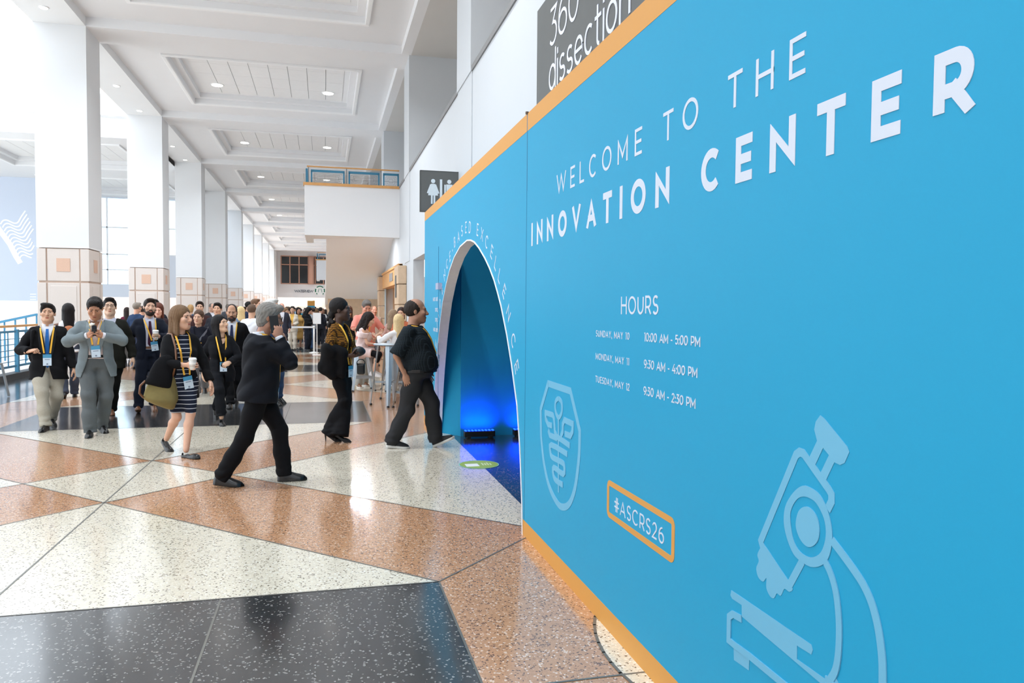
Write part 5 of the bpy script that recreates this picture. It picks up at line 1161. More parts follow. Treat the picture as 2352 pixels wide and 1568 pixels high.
# ------------------------------------------------------------------ THE PEOPLE IN THE FOREGROUND
def F(px, py, **k): return dict(p=G(px, py)[:2], **k)
BLK = fab('black_wool', (15, 15, 18)); CHAR = fab('charcoal_suit', (20, 22, 28)); NAVY = fab('navy_suit', (20, 25, 38)); GREYS = fab('grey_suit', (112, 122, 126)); GREYT = fab('grey_trousers', (90, 95, 97)); KHAKI = fab('khaki_trousers', (168, 162, 148)); OLIVE = fab('olive_dark_suit', (27, 27, 22)); WSHIRT = fab('white_shirt', (222, 224, 232)); PSHIRT = fab('pale_pink_shirt', (214, 196, 192)); LSHIRT = fab('lilac_shirt', (196, 198, 214)); DGREYT = fab('dark_grey_trousers', (46, 46, 48)); BTIE = fab('blue_tie', (44, 104, 176), nscale=30); MTIE = fab('maroon_tie', (62, 30, 50)); BLEATH = mat('black_leather', (20, 19, 19), .28, noise=.1); BRLEATH = mat('brown_leather', (112, 72, 44), .35, noise=.12); WSOLE = mat('white_sole', (214, 212, 206), .6); BELT = mat('dark_belt', (24, 20, 19), .4)
def gridcloth(name, base, line, scale, thick=.12, vert=True, horiz=True):
    m = fab(name, base); n = m.node_tree.nodes; l = m.node_tree.links; b = n['Principled BSDF']; tc = n.new('ShaderNodeTexCoord'); sp = n.new('ShaderNodeSeparateXYZ'); l.new(tc.outputs['Object'], sp.inputs[0]); acc = None
    def stripe(sock, sc):
        a = n.new('ShaderNodeMath'); a.operation = 'MULTIPLY'; a.inputs[1].default_value = sc; l.new(sock, a.inputs[0]); f = n.new('ShaderNodeMath'); f.operation = 'FRACT'; l.new(a.outputs[0], f.inputs[0]); g = n.new('ShaderNodeMath'); g.operation = 'LESS_THAN'; g.inputs[1].default_value = thick; l.new(f.outputs[0], g.inputs[0]); return g.outputs[0]
    so = []
    if horiz: so.append(stripe(sp.outputs[2], scale))
    if vert:
        ad = n.new('ShaderNodeMath'); ad.operation = 'ADD'; l.new(sp.outputs[0], ad.inputs[0]); l.new(sp.outputs[1], ad.inputs[1]); so.append(stripe(ad.outputs[0], scale*.8))
    o = so[0]
    for q in so[1:]: mxx = n.new('ShaderNodeMath'); mxx.operation = 'MAXIMUM'; l.new(o, mxx.inputs[0]); l.new(q, mxx.inputs[1]); o = mxx.outputs[0]
    old = b.inputs['Base Color'].links[0].from_socket; mx = n.new('ShaderNodeMix'); mx.data_type = 'RGBA'; mx.inputs[7].default_value = (*lin(line), 1); l.new(o, mx.inputs[0]); l.new(old, mx.inputs[6]); l.new(mx.outputs[2], b.inputs['Base Color']); return m
STRIPE = gridcloth('navy_striped_jersey', (26, 32, 48), (206, 210, 216), 21, .13, vert=False); CHECK = gridcloth('dark_checked_cotton', (18, 23, 28), (40, 49, 55), 55, .22); MUST = gridcloth('mustard_houndstooth', (146, 98, 30), (60, 40, 18), 46, .4)
OPENJ = [(-.2, .085), (-.02, .05), (.06, .035), (.3, .055), (.5, .085)]; BUTT = [(.03, .0), (.06, .01), (.5, .082)]
SK1, SK2, SK3, SK4 = (198, 150, 120), (180, 128, 98), (210, 164, 138), (72, 46, 34)
def belt(P, m=BELT, z=.075, off=.016):
    pts = [(P_x, P_y, z) for P_x, P_y in [((np.interp(z, [r[0] for r in P.sec], [r[1] for r in P.sec])+off)*math.cos(a), np.interp(z, [r[0] for r in P.sec], [r[3] for r in P.sec])+(np.interp(z, [r[0] for r in P.sec], [r[2] for r in P.sec])+off)*math.sin(a)) for a in np.linspace(0, 2*PI, 33)]]; P.ribbon('belt', pts, .036, m)

# 1 grey-haired man on the phone
m_ = (G(535, 1116)+G(676, 1103))/2
P8 = Person('grey-haired man in a dark suit striding right with a phone held to his ear', (m_[0]-.03, m_[1]+.03), 100, 1.745, 'm', dict(R=F(538, 1117, hd=-10, pitch=8), L=F(684, 1103, hd=-6, pitch=0)), lean=5, head=(-4, 6, 0), hunch=.02, girth=.03, hs=1.04, skin=(172, 124, 100),
    arms=dict(R=dict(to=(-.128, -.135, .505), pole=(-.3, -.15, -1), dir=(.06, .1, .98), palm=(1, .1, 0), pose='grip'), L=dict(to=(.0, -.21, .46), pole=(.5, .0, -1), dir=(-.5, .3, .8), palm=(-.3, .9, 0), pose='grip')))
P8.body('full', (128, 124, 118), brow=(90, 86, 80)); P8.top('shirt', WSHIRT, hem=.05, off=.008, sleeve='none'); P8.top('suit_jacket', CHAR, hem=-.115, off=.034, sr=(.076, .068, .05), open_=BUTT, flare=.02, fold=.006); P8.cuffs(WSHIRT, .037); P8.pants(BLK, rr=(.104, .09, .073, .07), hem=.0); P8.shoes(BLEATH); P8.collar(WSHIRT); P8.lanyard(.034, .066, 0, .02); glasses(P8)
ph = P8.hc+P8.HR@V3(-.096, -.045, -.05); phone(P8.wpt(ph), P8.R@P8.HR@V3(0, -.3, -.95), P8.R@P8.HR@V3(-1, 0, 0), 'dark phone held against the ear of the grey-haired man', (.078, .165))
# 2 man in the dark checked shirt
fr, ff = G(915, 1027), G(1022, 1026)
P10 = Person('heavy balding man in a dark checked shirt stepping towards the arch, hand in pocket', ((fr[0]+ff[0])/2-.10, (fr[1]+ff[1])/2+.02), 78, 1.775, 'm', dict(R=F(924, 1029, hd=-4, pitch=4), L=F(1032, 1026, hd=0, pitch=-24)), lean=0, head=(8, 0, 0), girth=.1, hs=1.16, shw=.215, shy=.05, skin=(176, 128, 102),
    arms=dict(R=dict(to=(-.215, .09, -.05), pole=(-.35, 1, -.2), dir=(.15, -.25, -1), palm=(1, 0, 0), pose='flat'), L=dict(to=(.26, -.1, -.05))))
P10.body('balding', (40, 32, 28), jaw=1.12); P10.top('shirt', CHECK, hem=-.005, off=.03, sleeve='elbow', sr=(.09, .084, .07), fold=.005, neck=.064); P10.collar(CHECK, .073); P10.pants(DGREYT, rr=(.122, .108, .088, .086), hem=-.01, top_=.04, off=.014, fold=.006); belt(P10, BELT, .0, .034); P10.shoes(mat('black_mesh_trainer', (30, 30, 32), .7), WSOLE); P10.lanyard(.03, .07, .03, .17, .03, -8)
# 3 woman in the mustard top
m_ = G(785, 1011)
P9 = Person('woman in a mustard houndstooth top and wide black trousers, turned to the right', (m_[0]-.05, m_[1]+.06), 58, 1.73, 'f', dict(R=F(771, 1013, hd=14, pitch=33), L=F(793, 1015, hd=16, pitch=33)), head=(28, -3, 0), skin=SK4, twist=-4, hs=1.12,
    arms=dict(R=dict(to=(-.09, -.20, .12), pole=(-.9, .6, -.4), dir=(.75, -.6, -.1), palm=(0, .5, 1), pose='grip'), L=dict(to=(.08, -.21, .13), pole=(.8, .4, -.6), dir=(-.7, -.5, -.1), palm=(-.3, .5, .9), pose='relax')))
P9.body('scarf', (24, 20, 20), brow=(30, 22, 18)); P9.top('top', MUST, hem=-.08, off=.016, sr=(.06, .058, .056), open_=[(-.11, .05), (.1, .03), (.3, .035), (.5, .06)], cuff_end=.06, fold=.004); P9.top('undershirt', BLK, hem=.0, off=.01, sleeve='none', vneck=[(.4, .0), (.5, .06)]); P9.pants(BLK, rr=(.088, .078, .066, .084), hem=-.03, flare=.03, top_=.12, fold=.005); P9.shoes(mat('black_suede', (24, 22, 22), .7), None, True, low=True); P9.lanyard(.028, .062, .02, -.02, .03)
a = P9.wpt(P9.el['R']); c = P9.wpt(P9.wr['R']); mid = (a+c)/2
def coat(P):
    d = capE(P, a+(a-c)*.1+V3(0, 0, .02), c+(a-c)*.35+V3(0, 0, .02), .08, .066, (0, 0, 1), 1.0)
    for k, (t_, L, w) in enumerate(((-.1, .2, .1), (.2, .24, .1), (.5, .2, .08))):
        p = a+(c-a)*t_+V3(0, .02, -.02); d = smin(d, capE(P, p, p+V3(-.03+.03*k, .03, -L), .08, w*.8, P9.R@V3(1, .2, 0), .75), .05)
    return d+folds(P, .010, (34, 14, 6), 4)
sdf_thing('draped_coat', 'black coat hanging over the forearm of the woman in the mustard top', 'coat', coat, mid-(.32, .3, .6), mid+(.32, .3, .16), BLK, .013, 'cloth')
hp_ = P9.palm('L', .06, .02); sdf_thing('clutch_purse', 'round black purse in the hands of the woman in the mustard top', 'purse', lambda P: ell(P, hp_+(.02, -.02, .03), (.085, .05, .062))+folds(P, .002, (60, 40, 50)), hp_-.14, hp_+.14, mat('purse_black', (34, 40, 44), .35), .008, 'shell')
sdf_thing('small_handbag', 'small black handbag hanging below the purse of the woman in the mustard top', 'handbag', lambda P: np.minimum(smax(smax(np.abs(P[:, 0]-hp_[0]-.05)-.05, np.abs(P[:, 1]-hp_[1])-.035, .02), np.abs(P[:, 2]-hp_[2]+.19)-.07, .03), np.maximum(np.abs(np.hypot(P[:, 0]-hp_[0]-.05, P[:, 2]-hp_[2]+.12)-.05)-.006, np.abs(P[:, 1]-hp_[1])-.006)), hp_-(.15, .12, .36), hp_+(.2, .12, .02), BLEATH, .008, 'bag_body')
# 4 woman in the striped dress
m_ = (G(384, 1033)+G(436, 1052))/2
P5 = Person('woman in a navy striped dress and black cardigan with a coffee cup and khaki bag', (m_[0]+.0, m_[1]+.1), 26, 1.725, 'f', dict(R=F(388, 1036, hd=10, pitch=34), L=F(446, 1053, hd=24, pitch=0)), head=(34, -2, 0), skin=SK3, lean=2,
    arms=dict(R=dict(to=(.0, -.28, .17), pole=(-.9, .2, -.7), dir=(.85, -.5, .1), palm=(-.2, -.95, 0), pose='grip'), L=dict(to=(.29, -.14, -.06), pole=(.7, .8, -.2), dir=(.25, -.3, -.9), palm=(-1, .2, 0), pose='relax')))
P5.body('bob', (112, 86, 62), brow=(70, 52, 40), legs=True); P5.top('dress', STRIPE, hem=-.05, off=.012, sleeve='none', fold=.003); P5.skirt(STRIPE, -.40, -.02, 'dress_skirt'); P5.top('cardigan', BLK, hem=-.24, off=.026, sr=(.06, .052, .044), open_=[(-.26, .13), (-.05, .09), (.1, .07), (.5, .085)], flare=.01, fold=.004); P5.shoes(BLEATH, None, None, True); P5.lanyard(.034, .064, .03, .02, .03, 10)
cup(P5.palm('R', .06, .045), 'white paper coffee cup held by the woman in the striped dress', (216, 210, 204))
bc = P5.wpt(P5.pel+V3(-.21, -.10, -.06)); bR = P5.R
def bag(P):
    Q = (P-bc.astype(f32))@bR.astype(f32); d = capE(Q, (-.04, -.02, -.16), (-.02, -.02, .02), .185, .13, (0, 1, 0), .55); d = smax(d, -.26-Q[:, 2]-.45*Q[:, 0], .04); return d+folds(P, .006, (14, 18, 12), 2)
tb = sdf_thing('khaki_tote_bag', 'soft khaki tote bag on the hip of the woman in the striped dress', 'bag', bag, bc-(.3, .3, .42), bc+(.3, .3, .25), fab('khaki_canvas', (128, 116, 74), nscale=20), .011, 'bag_body')
b = MB(); b.tube([P5.wpt(P5.tp(p))-np.array(tb.location) for p in ((-.13, -.16, .03), (-.10, -.19, .2), (-.10, -.16, .36), (-.11, -.06, .5), (-.12, .06, .5), (-.16, .16, .3), (-.2, .14, .05))], .011, 8); b.build('strap', BRLEATH, tb, True)
b = MB(); b.tube([bc-np.array(tb.location)+bR@V3(*p) for p in ((-.2, -.05, .05), (-.25, -.05, .0), (-.26, -.05, -.08), (-.22, -.05, -.13))], .012, 8); b.build('leather_loop', BRLEATH, tb, True)
cc_ = P5.wpt(P5.pel+V3(-.22, -.15, .06))
sdf_thing('folded_jacket', 'black jacket folded over the khaki tote bag', 'jacket', lambda P: smax(capE((P-cc_.astype(f32))@bR.astype(f32), (-.05, 0, -.1), (.02, 0, .1), .14, .1, (0, 1, 0), .45), -.16-((P-cc_.astype(f32))@bR.astype(f32))[:, 2]-.3*((P-cc_.astype(f32))@bR.astype(f32))[:, 0], .02)+folds(P, .006, (22, 14, 10), 6), cc_-(.24, .24, .24), cc_+(.24, .24, .26), BLK, .011, 'cloth')
# 5 man with the blue tie
m_ = (G(97, 988)+G(124, 976))/2
P1 = Person('man in a black blazer, blue tie and khaki trousers wearing a backpack', (m_[0]-.02, m_[1]+.12), 14, 1.745, 'm', dict(R=F(98, 992, hd=-14, pitch=0), L=F(122, 978, hd=16, pitch=14)), head=(0, -4, 2), skin=(200, 156, 128), lean=-2,
    arms=dict(R=dict(to=(-.19, -.25, .17), pole=(-.8, .6, -.6), dir=(.75, -.5, .2), palm=(.3, .3, -.9), pose='fist'), L=dict(to=(.31, -.05, -.09))))
P1.body('sidepart', (26, 22, 22), jaw=1.08); P1.top('shirt', WSHIRT, hem=.04, off=.01, sleeve='none'); P1.top('blazer', BLK, hem=-.22, off=.028, sr=(.07, .062, .05), open_=[(-.24, .07), (-.1, .03), (.02, .012), (.06, .02), (.5, .09)], flare=.05, fold=.004); P1.pants(KHAKI, rr=(.1, .092, .076, .068), hem=.0, fold=.006); P1.shoes(BLEATH); P1.collar(WSHIRT, .073); P1.tie(BTIE, .014, -.06); P1.lapels(fab('black_lapel', (30, 31, 35)), .03, .03); P1.lanyard(.052, .07, 0, .12, .035, 0, (.1, .15)); belt(P1)
bk = P1.wpt(P1.tp((-.06, .25, .17)))
sdf_thing('backpack', 'black backpack on the back of the man with the blue tie', 'backpack', lambda P: smin(ell((P-bk.astype(f32))@P1.R.astype(f32), (0, 0, 0), (.2, .12, .27)), np.minimum(cap((P-bk.astype(f32))@P1.R.astype(f32), (-.09, -.12, .28), (-.1, -.36, .28), .022, .022), cap((P-bk.astype(f32))@P1.R.astype(f32), (-.1, -.38, .27), (-.125, -.39, .02), .02, .02)), .02)+folds(P, .004, (18, 14, 12), 3), bk-(.45, .48, .4), bk+(.45, .48, .42), BLK, .014, 'pack')
# 6 man in the grey suit with a camera
m_ = (G(205, 1002)+G(240, 992))/2
P2 = Person('man in a light grey suit looking down at a camera held in both hands', (m_[0]-.02, m_[1]+.1), 12, 1.80, 'm', dict(R=F(204, 1005, hd=-4, pitch=0), L=F(240, 994, hd=20, pitch=10)), head=(-2, 26, 0), hunch=.015, skin=SK2,
    arms=dict(R=dict(to=(-.075, -.30, .33), pole=(-1, .1, -.55), dir=(.75, -.35, .35), palm=(.3, -.6, .3), pose='pinch'), L=dict(to=(.085, -.30, .33), pole=(1, .1, -.55), dir=(-.75, -.35, .35), palm=(-.3, -.6, .3), pose='pinch')))
P2.body('short', (26, 22, 20), jaw=1.05); P2.top('shirt', PSHIRT, hem=.03, off=.01, sleeve='none', vneck=[(.36, 0), (.5, .05)]); P2.top('suit_jacket', GREYS, hem=-.2, off=.03, sr=(.07, .064, .05), open_=[(-.22, .17), (-.05, .11), (.06, .08), (.3, .075), (.5, .09)], flare=.045, fold=.004); P2.pants(GREYT, rr=(.1, .092, .078, .074), hem=-.01, fold=.006); P2.shoes(BLEATH); P2.collar(PSHIRT, .072); P2.cuffs(WSHIRT, .038); P2.lapels(fab('grey_lapel', (120, 130, 134)), .032, .05); P2.lanyard(.05, .06, .0, .19, .03, 4); belt(P2, BELT, .06, .018)
cm = (P2.palm('R', .09, .02)+P2.palm('L', .09, .02))/2+V3(.0, -.02, .03); t = thing('compact_camera', 'small black camera with a furry white microphone held by the man in the grey suit', 'camera', cm, math.radians(12))
MB().box(-.028, .028, -.02, .02, -.075, .06).build('camera_body', BLACK, t, bevel=.008); b = MB(); b.tube([(0, -.02, .035), (0, -.035, .035)], .02, 14); b.build('lens', mat('dark_glass', (0, 0, 0)), t)
v, q = nets(lambda P: ell(P, (-.022, .0, .07), (.03, .024, .019))+folds(P, .004, (150, 120, 140)), (-.09, -.05, .03), (.03, .05, .12), .005); mesh_from('fur_windshield', [(v, q, mat('white_fur', (226, 220, 210), .9))], t)
# 7 man with glasses behind the grey suit
P3 = Person('man with glasses and a dark olive suit walking behind the grey suit', (G(252, 955)[0], G(252, 955)[1]+.1), 10, 1.80, 'm', dict(R=F(232, 962, pitch=25), L=F(257, 953, hd=6, pitch=0)), head=(4, -6, 0), skin=(214, 176, 150), lod=1, arms=dict(L=dict(to=(.30, -.02, -.08))))
P3.body('short', (24, 22, 22)); P3.top('shirt', LSHIRT, hem=.04, off=.01, sleeve='none'); P3.top('suit_jacket', OLIVE, hem=-.22, off=.03, sr=(.07, .064, .05), open_=BUTT, flare=.012); P3.pants(fab('dark_olive_trousers', (25, 25, 22)), rr=(.099, .09, .076, .072), hem=0); P3.shoes(BRLEATH); P3.collar(LSHIRT); glasses(P3)
# 8 bearded man in navy with coffee
m_ = (G(318, 946)+G(356, 942))/2
P4 = Person('bearded man in a navy suit and maroon tie carrying a coffee cup, hand in pocket', (m_[0]+.02, m_[1]+.12), 16, 1.79, 'm', dict(R=F(317, 951, hd=-6, pitch=-16), L=F(355, 944, hd=4, pitch=18)), head=(4, -3, 4), skin=(214, 168, 142), lod=1,
    arms=dict(R=dict(to=(-.24, -.04, -.01), pole=(-.8, 1, -.2), dir=(.3, -.3, -.9), palm=(1, 0, 0), hide=True), L=dict(to=(.10, -.29, .24), pole=(.9, .3, -.6), dir=(-.8, -.4, .2), palm=(.2, -.95, 0), pose='grip')))
P4.body('short', (40, 30, 26), beard=(46, 32, 26)); P4.top('shirt', LSHIRT, hem=.03, off=.01, sleeve='none'); P4.top('suit_jacket', NAVY, hem=-.2, off=.028, sr=(.07, .062, .05), open_=[(-.22, .12), (-.05, .08), (.06, .06), (.3, .06), (.5, .09)], flare=.02); P4.pants(NAVY, rr=(.099, .09, .074, .068), hem=.01); P4.shoes(BRLEATH); P4.collar(LSHIRT, .072); P4.tie(MTIE, .014, .08); P4.lanyard(.03, .068, .05, .15, .03, 8); belt(P4, BRLEATH, .06, .018)
cup(P4.palm('L', .07, .045), 'paper coffee cup with a brown sleeve held by the bearded man in navy', (172, 146, 120), .043, .14)
# 9 woman in the black suit
P6 = Person('woman with long black hair in a black trouser suit glancing to the right', (G(507, 972)[0], G(507, 972)[1]+.1), 8, 1.645, 'f', dict(R=F(511, 978, hd=6, pitch=12), L=F(497, 960, hd=8, pitch=40)), head=(46, -10, -4), skin=(214, 172, 142), lod=0,
    arms=dict(R=dict(to=(-.26, .03, -.06)), L=dict(to=(.11, -.26, .10), pole=(.9, .5, -.5), dir=(-.7, -.45, -.3), palm=(-.3, .6, -.6), pose='pinch')))
P6.body('verylong', (24, 21, 22)); P6.top('undershirt', BLK, hem=-.02, off=.008, sleeve='none', vneck=[(.37, .0), (.39, .045), (.44, .06), (.5, .08)]); P6.top('suit_jacket', fab('black_suit', (18, 19, 24)), hem=-.2, off=.028, sr=(.064, .058, .048), open_=[(-.22, .06), (.0, .045), (.2, .045), (.5, .085)], flare=.014); P6.pants(fab('black_suit', (0, 0, 0)), rr=(.096, .084, .07, .07), hem=.06, fold=.004); P6.shoes(BLEATH, None, None, True); P6.lanyard(.034, .062, .03, .1, .03)
phone(P6.palm('L', .07, .02), (-.9, -.3, .3), (0, -1, .3), 'small dark phone in the hand of the woman in the black suit', (.06, .11))
# 10 balding bearded man behind her
P7 = Person('balding bearded man in a black suit with eyes lowered, behind the woman in black', (G(533, 930)[0], G(533, 930)[1]+.1), 4, 1.795, 'm', dict(R=F(527, 938, pitch=0), L=F(542, 926, hd=4, pitch=38)), head=(0, 10, 0), skin=(196, 148, 118), lod=1)
P7.body('thin', (52, 44, 40), beard=(50, 40, 36), jaw=1.04); P7.top('shirt', WSHIRT, hem=.04, off=.01, sleeve='none'); P7.top('suit_jacket', BLK, hem=-.22, off=.03, sr=(.07, .064, .05), open_=BUTT, flare=.014); P7.pants(BLK, rr=(.099, .09, .076, .072), hem=0); P7.shoes(BLEATH); P7.collar(WSHIRT); P7.tie(fab('navy_tie', (40, 46, 78)), .016, .1); P7.lanyard(.034, .07, 0, .05)
# 11-14 the group at the tall tables
PINKD = fab('pale_pink_floral', (226, 206, 204), nscale=26, noise=.16); SX, SY_ = float(ST1[0]), float(ST1[1])
P11 = Person('seated woman with dark wavy hair in a pale pink off-shoulder dress and black knee brace', (SX, SY_), 72, 1.66, 'f', dict(R=dict(p=(SX+.30, SY_-.16), z=.28, hd=0, pitch=10), L=dict(p=(SX+.34, SY_+.08), z=.29, hd=10, pitch=10)), pel=(0, .03, .875), lean=12, head=(6, 10, 0), skin=(222, 178, 152), lod=1, knee=dict(R=(-.1, -1, .5), L=(.1, -1, .5)),
    arms=dict(R=dict(to=(-.02, -.36, .20), pole=(-.6, .5, -.9), dir=(.2, -.95, .0), palm=(0, 0, -1), pose='relax'), L=dict(to=(.10, -.30, .42), pole=(.6, -.1, -1), dir=(.0, -.7, .6), palm=(-.4, 0, .6), pose='grip')))
P11.body('wavy', (36, 28, 26), legs=True); P11.top('dress', PINKD, hem=-.12, off=.02, sleeve='none', flare=.03, fold=.007, neck=.07, vneck=[(.385, .0), (.39, .3), (.5, .3)]); P11.skirt(PINKD, -.2, .02, 'dress_skirt', frac=.62); P11.shoes(mat('white_trainer', (226, 226, 228), .6))
def ruffle(P): 
    Q = P11.tl(P); d = np.abs(np.hypot(Q[:, 0]/.215, (Q[:, 1]-.0)/.135)-1)*.13-.014; return smax(d, np.abs(Q[:, 2]-.335)-.055, .01)+folds(P, .008, (34, 12, 8), 5)
c_ = P11.tp((0, 0, .335)); P11.emitp('dress_ruffle', ruffle, c_-.28, c_+.28, PINKD)
kb, ka = P11.kn['R'], P11.an['R']; kh = P11.hip['R']; P11.emitp('knee_brace', lambda P: smin(cap(P, kb+(kh-kb)*.3, kb, .072, .062), cap(P, kb, kb+(ka-kb)*.34, .062, .058), .03), *P11.box([kb, kb+(kh-kb)*.3, kb+(ka-kb)*.34], .1), BLK)
P12 = Person('grey-haired man in a coral pink polo shirt looking down at his phone', (G(828, 893)[0]+.12, G(828, 893)[1]+.5), 10, 1.87, 'm', dict(R=F(826, 891, hd=-4), L=F(842, 887, hd=8)), head=(4, 26, 0), hunch=.02, skin=(214, 150, 126), lod=1, girth=.02,
    arms=dict(R=dict(to=(-.06, -.30, .28), pole=(-1, .1, -.6), dir=(.6, -.6, .3), palm=(.1, 0, 1), pose='grip'), L=dict(to=(.24, -.24, .12), pole=(.9, .5, -.5), dir=(-.2, -.9, -.2), palm=(-.3, 0, -1), pose='relax')))
P12.body('short', (104, 98, 94)); P12.top('polo_shirt', fab('coral_pink_cotton', (226, 142, 128)), hem=-.12, off=.02, sleeve='elbow', sr=(.072, .066, .06), fold=.004); P12.pants(fab('light_grey_trousers', (158, 156, 150)), rr=(.108, .094, .078, .074), hem=-.01); P12.shoes(BRLEATH, WSOLE); P12.collar(fab('coral_pink_cotton', (0, 0, 0)), .072); P12.lanyard(.028, .066, 0, .1)
phone(P12.palm('R', .08, .03), (.5, -.7, .4), (0, -.5, -1), 'black phone in the hand of the man in the coral polo', (.07, .14))
P13 = Person('blonde woman in white seated at the tall table, seen from behind', BL, 205, 1.62, 'f', dict(R=dict(p=(BL[0]-.04, BL[1]+.3), z=.3), L=dict(p=(BL[0]+.16, BL[1]+.26), z=.3)), pel=(0, .02, .875), head=(-14, 0, 0), skin=(226, 184, 160), lod=1, knee=dict(R=(-.1, -1, .5), L=(.1, -1, .5)), arms=dict(R=dict(to=(-.14, -.33, .2)), L=dict(to=(.3, -.25, .36), dir=(.6, -.6, .3), palm=(0, 0, 1))))
P13.body('long', (214, 188, 142), legs=False); P13.top('blouse', fab('white_blouse', (232, 232, 234)), hem=-.1, off=.018, fold=.005); P13.pants(fab('blue_jeans', (70, 88, 122))); P13.shoes(mat('white_trainer', (0, 0, 0)))
# ------------------------------------------------------------------ PEOPLE FARTHER BACK
def at_px(px, Y, y=740): return (float(PY(px, y, Y)[0]), Y)
def simple(label, px, Y, yaw, tall, sex, skin, hair, hairc, topc, pantc, lod=1, jacket=True, shirt=None, arms={}, head=(0, 0, 0), feet=None, lany=False, beard=None, dress=None, group=None, sleeve='long', shoec=None, yoff=740, stride=True, girth=.0, at=None):
    fe = feet or (dict(R=dict(dy=-.22), L=dict(dy=.06, pitch=22)) if stride else None)
    P = Person(label, at or at_px(px, Y, yoff), yaw, tall, sex, fe, head=head, arms=arms, skin=skin, lod=lod, group=group, girth=girth)
    P.body(hair, hairc, beard=beard)
    tm = fab('cloth_%d_%d_%d' % topc, topc); pm = fab('cloth_%d_%d_%d' % pantc, pantc)
    if jacket:
        P.top('shirt', fab('cloth_%d_%d_%d' % shirt, shirt) if shirt else WSHIRT, hem=.04, off=.01, sleeve='none'); P.top('jacket', tm, hem=-.2, off=.03, sr=(.07, .063, .05), open_=BUTT, flare=.012)
    else: P.top('top', tm, hem=-.08, off=.02, sleeve=sleeve, sr=(.066, .058, .046))
    if dress: P.skirt(tm, dress, .01, 'dress_skirt')
    else: P.pants(pm, rr=(.1, .09, .074, .07), hem=0)
    P.shoes(shoec or BLEATH)
    if lany: P.lanyard(.034, .066, 0, .06)
    return P
LS = (208, 164, 138)
PB = simple('woman seen from behind with a dark ponytail, white sleeveless top and brown backpack', 157, 15.2, 200, 1.70, 'f', (120, 84, 66), 'verylong', (26, 22, 22), (226, 226, 228), (60, 66, 80), jacket=False, sleeve='none', arms=dict(R=dict(to=(-.26, -.1, .1)), L=dict(to=(.3, -.1, .2), pole=(1, .3, 0))))
bp_ = PB.wpt(PB.tp((0, .17, .26))); sdf_thing('small_backpack', 'small brown leather backpack on the back of the woman in the white sleeveless top', 'backpack', lambda P: ell((P-bp_.astype(f32))@PB.R.astype(f32), (0, 0, 0), (.12, .06, .15)), bp_-.2, bp_+.2, mat('tan_leather', (168, 96, 52), .5), .012, 'pack')
PN = simple('woman in a navy double-breasted coat with gold buttons and a shoulder strap', 455, 14.8, 8, 1.70, 'f', LS, 'bun', (84, 62, 48), (22, 24, 36), (104, 104, 108), shirt=(30, 32, 42), feet=dict(R=F(452, 908), L=F(471, 903, pitch=35)), head=(-14, 0, 4), arms=dict(L=dict(to=(.26, -.1, -.05))))
b = MB()
for i in range(4):
    for sx in (-1, 1):
        p = PN.tp((sx*.05, PN.surf(sx*.05, .0+.1*i, .036), .0+.1*i))*PN.s; b.lathe(tuple(p), [(.011, -.011), (.012, 0), (.011, .011)], 10)
b.build('gold_buttons', mat('gold_metal', (214, 176, 92), .3, metal=.8), PN.root)
PN.ribbon('strap', [(.17, PN.surf(.15, .44, .04)+.02, .5)]+[(.17-.36*t, PN.surf(.17-.36*t, .46-.5*t, .045)-.004, .46-.5*t) for t in np.linspace(0, .95, 9)], .04, mat('grey_strap', (96, 100, 112), .6))
simple('man with sunglasses pushed up on his dark hair, behind the woman with gold buttons', 459, 19.0, 8, 1.80, 'm', (206, 164, 138), 'short', (44, 34, 30), (62, 40, 40), (40, 42, 48), jacket=False)
simple('woman with auburn hair looking down, behind the bearded man in navy', 364, 16.6, 6, 1.74, 'f', (224, 172, 150), 'long', (96, 54, 42), (52, 40, 44), (40, 40, 46), head=(0, 14, 0), shirt=(60, 44, 48))
simple('dark-haired man whose forehead shows above the auburn-haired woman', 356, 18.6, 4, 1.83, 'm', (200, 156, 130), 'short', (30, 26, 26), (38, 42, 52), (38, 42, 52))
simple('grey-haired man in a blue jacket with his back turned, left of the bearded man', 314, 22.0, 150, 1.77, 'm', (214, 160, 132), 'short', (138, 128, 118), (44, 62, 92), (50, 60, 84), jacket=False, stride=False)
simple('person in a light blue shirt behind the man in the blue jacket', 327, 23.5, 170, 1.68, 'm', (214, 160, 132), 'short', (60, 50, 46), (132, 172, 214), (60, 70, 90), jacket=False, stride=False)
simple('woman in a maroon top standing near the second column', 292, 26.6, 200, 1.64, 'f', (190, 140, 116), 'long', (40, 28, 26), (96, 34, 54), (50, 46, 52), jacket=False, stride=False)
simple('blond man with back turned, behind the woman with gold buttons', 438, 26.0, 185, 1.74, 'm', (224, 180, 150), 'full', (182, 146, 100), (60, 84, 112), (60, 64, 74), jacket=False, stride=False)
simple('dark-haired man partly hidden by the woman with long black hair', 500, 17.5, -4, 1.76, 'm', (206, 160, 132), 'short', (28, 24, 24), (34, 36, 44), (34, 36, 44))
simple('man with thinning grey hair in the crowd left of the woman with long black hair', 486, 27.0, 40, 1.80, 'm', (206, 160, 136), 'thin', (110, 104, 100), (56, 58, 64), (56, 58, 64), stride=False)
simple('blonde woman in a denim jacket seen from behind at the crowd edge', 553, 20.5, 200, 1.68, 'f', (224, 180, 156), 'bob', (226, 200, 150), (110, 136, 168), (60, 78, 110), jacket=False, stride=False)
simple('person in a teal top behind the blonde woman in denim', 544, 25.0, 170, 1.66, 'f', (206, 160, 136), 'long', (50, 38, 34), (40, 160, 186), (50, 56, 66), jacket=False, stride=False)
simple('man in a white shirt seen from behind, left of the grey-haired caller', 578, 17.0, 168, 1.72, 'm', (214, 168, 140), 'short', (96, 76, 62), (232, 236, 244), (40, 44, 56), jacket=False, stride=False)
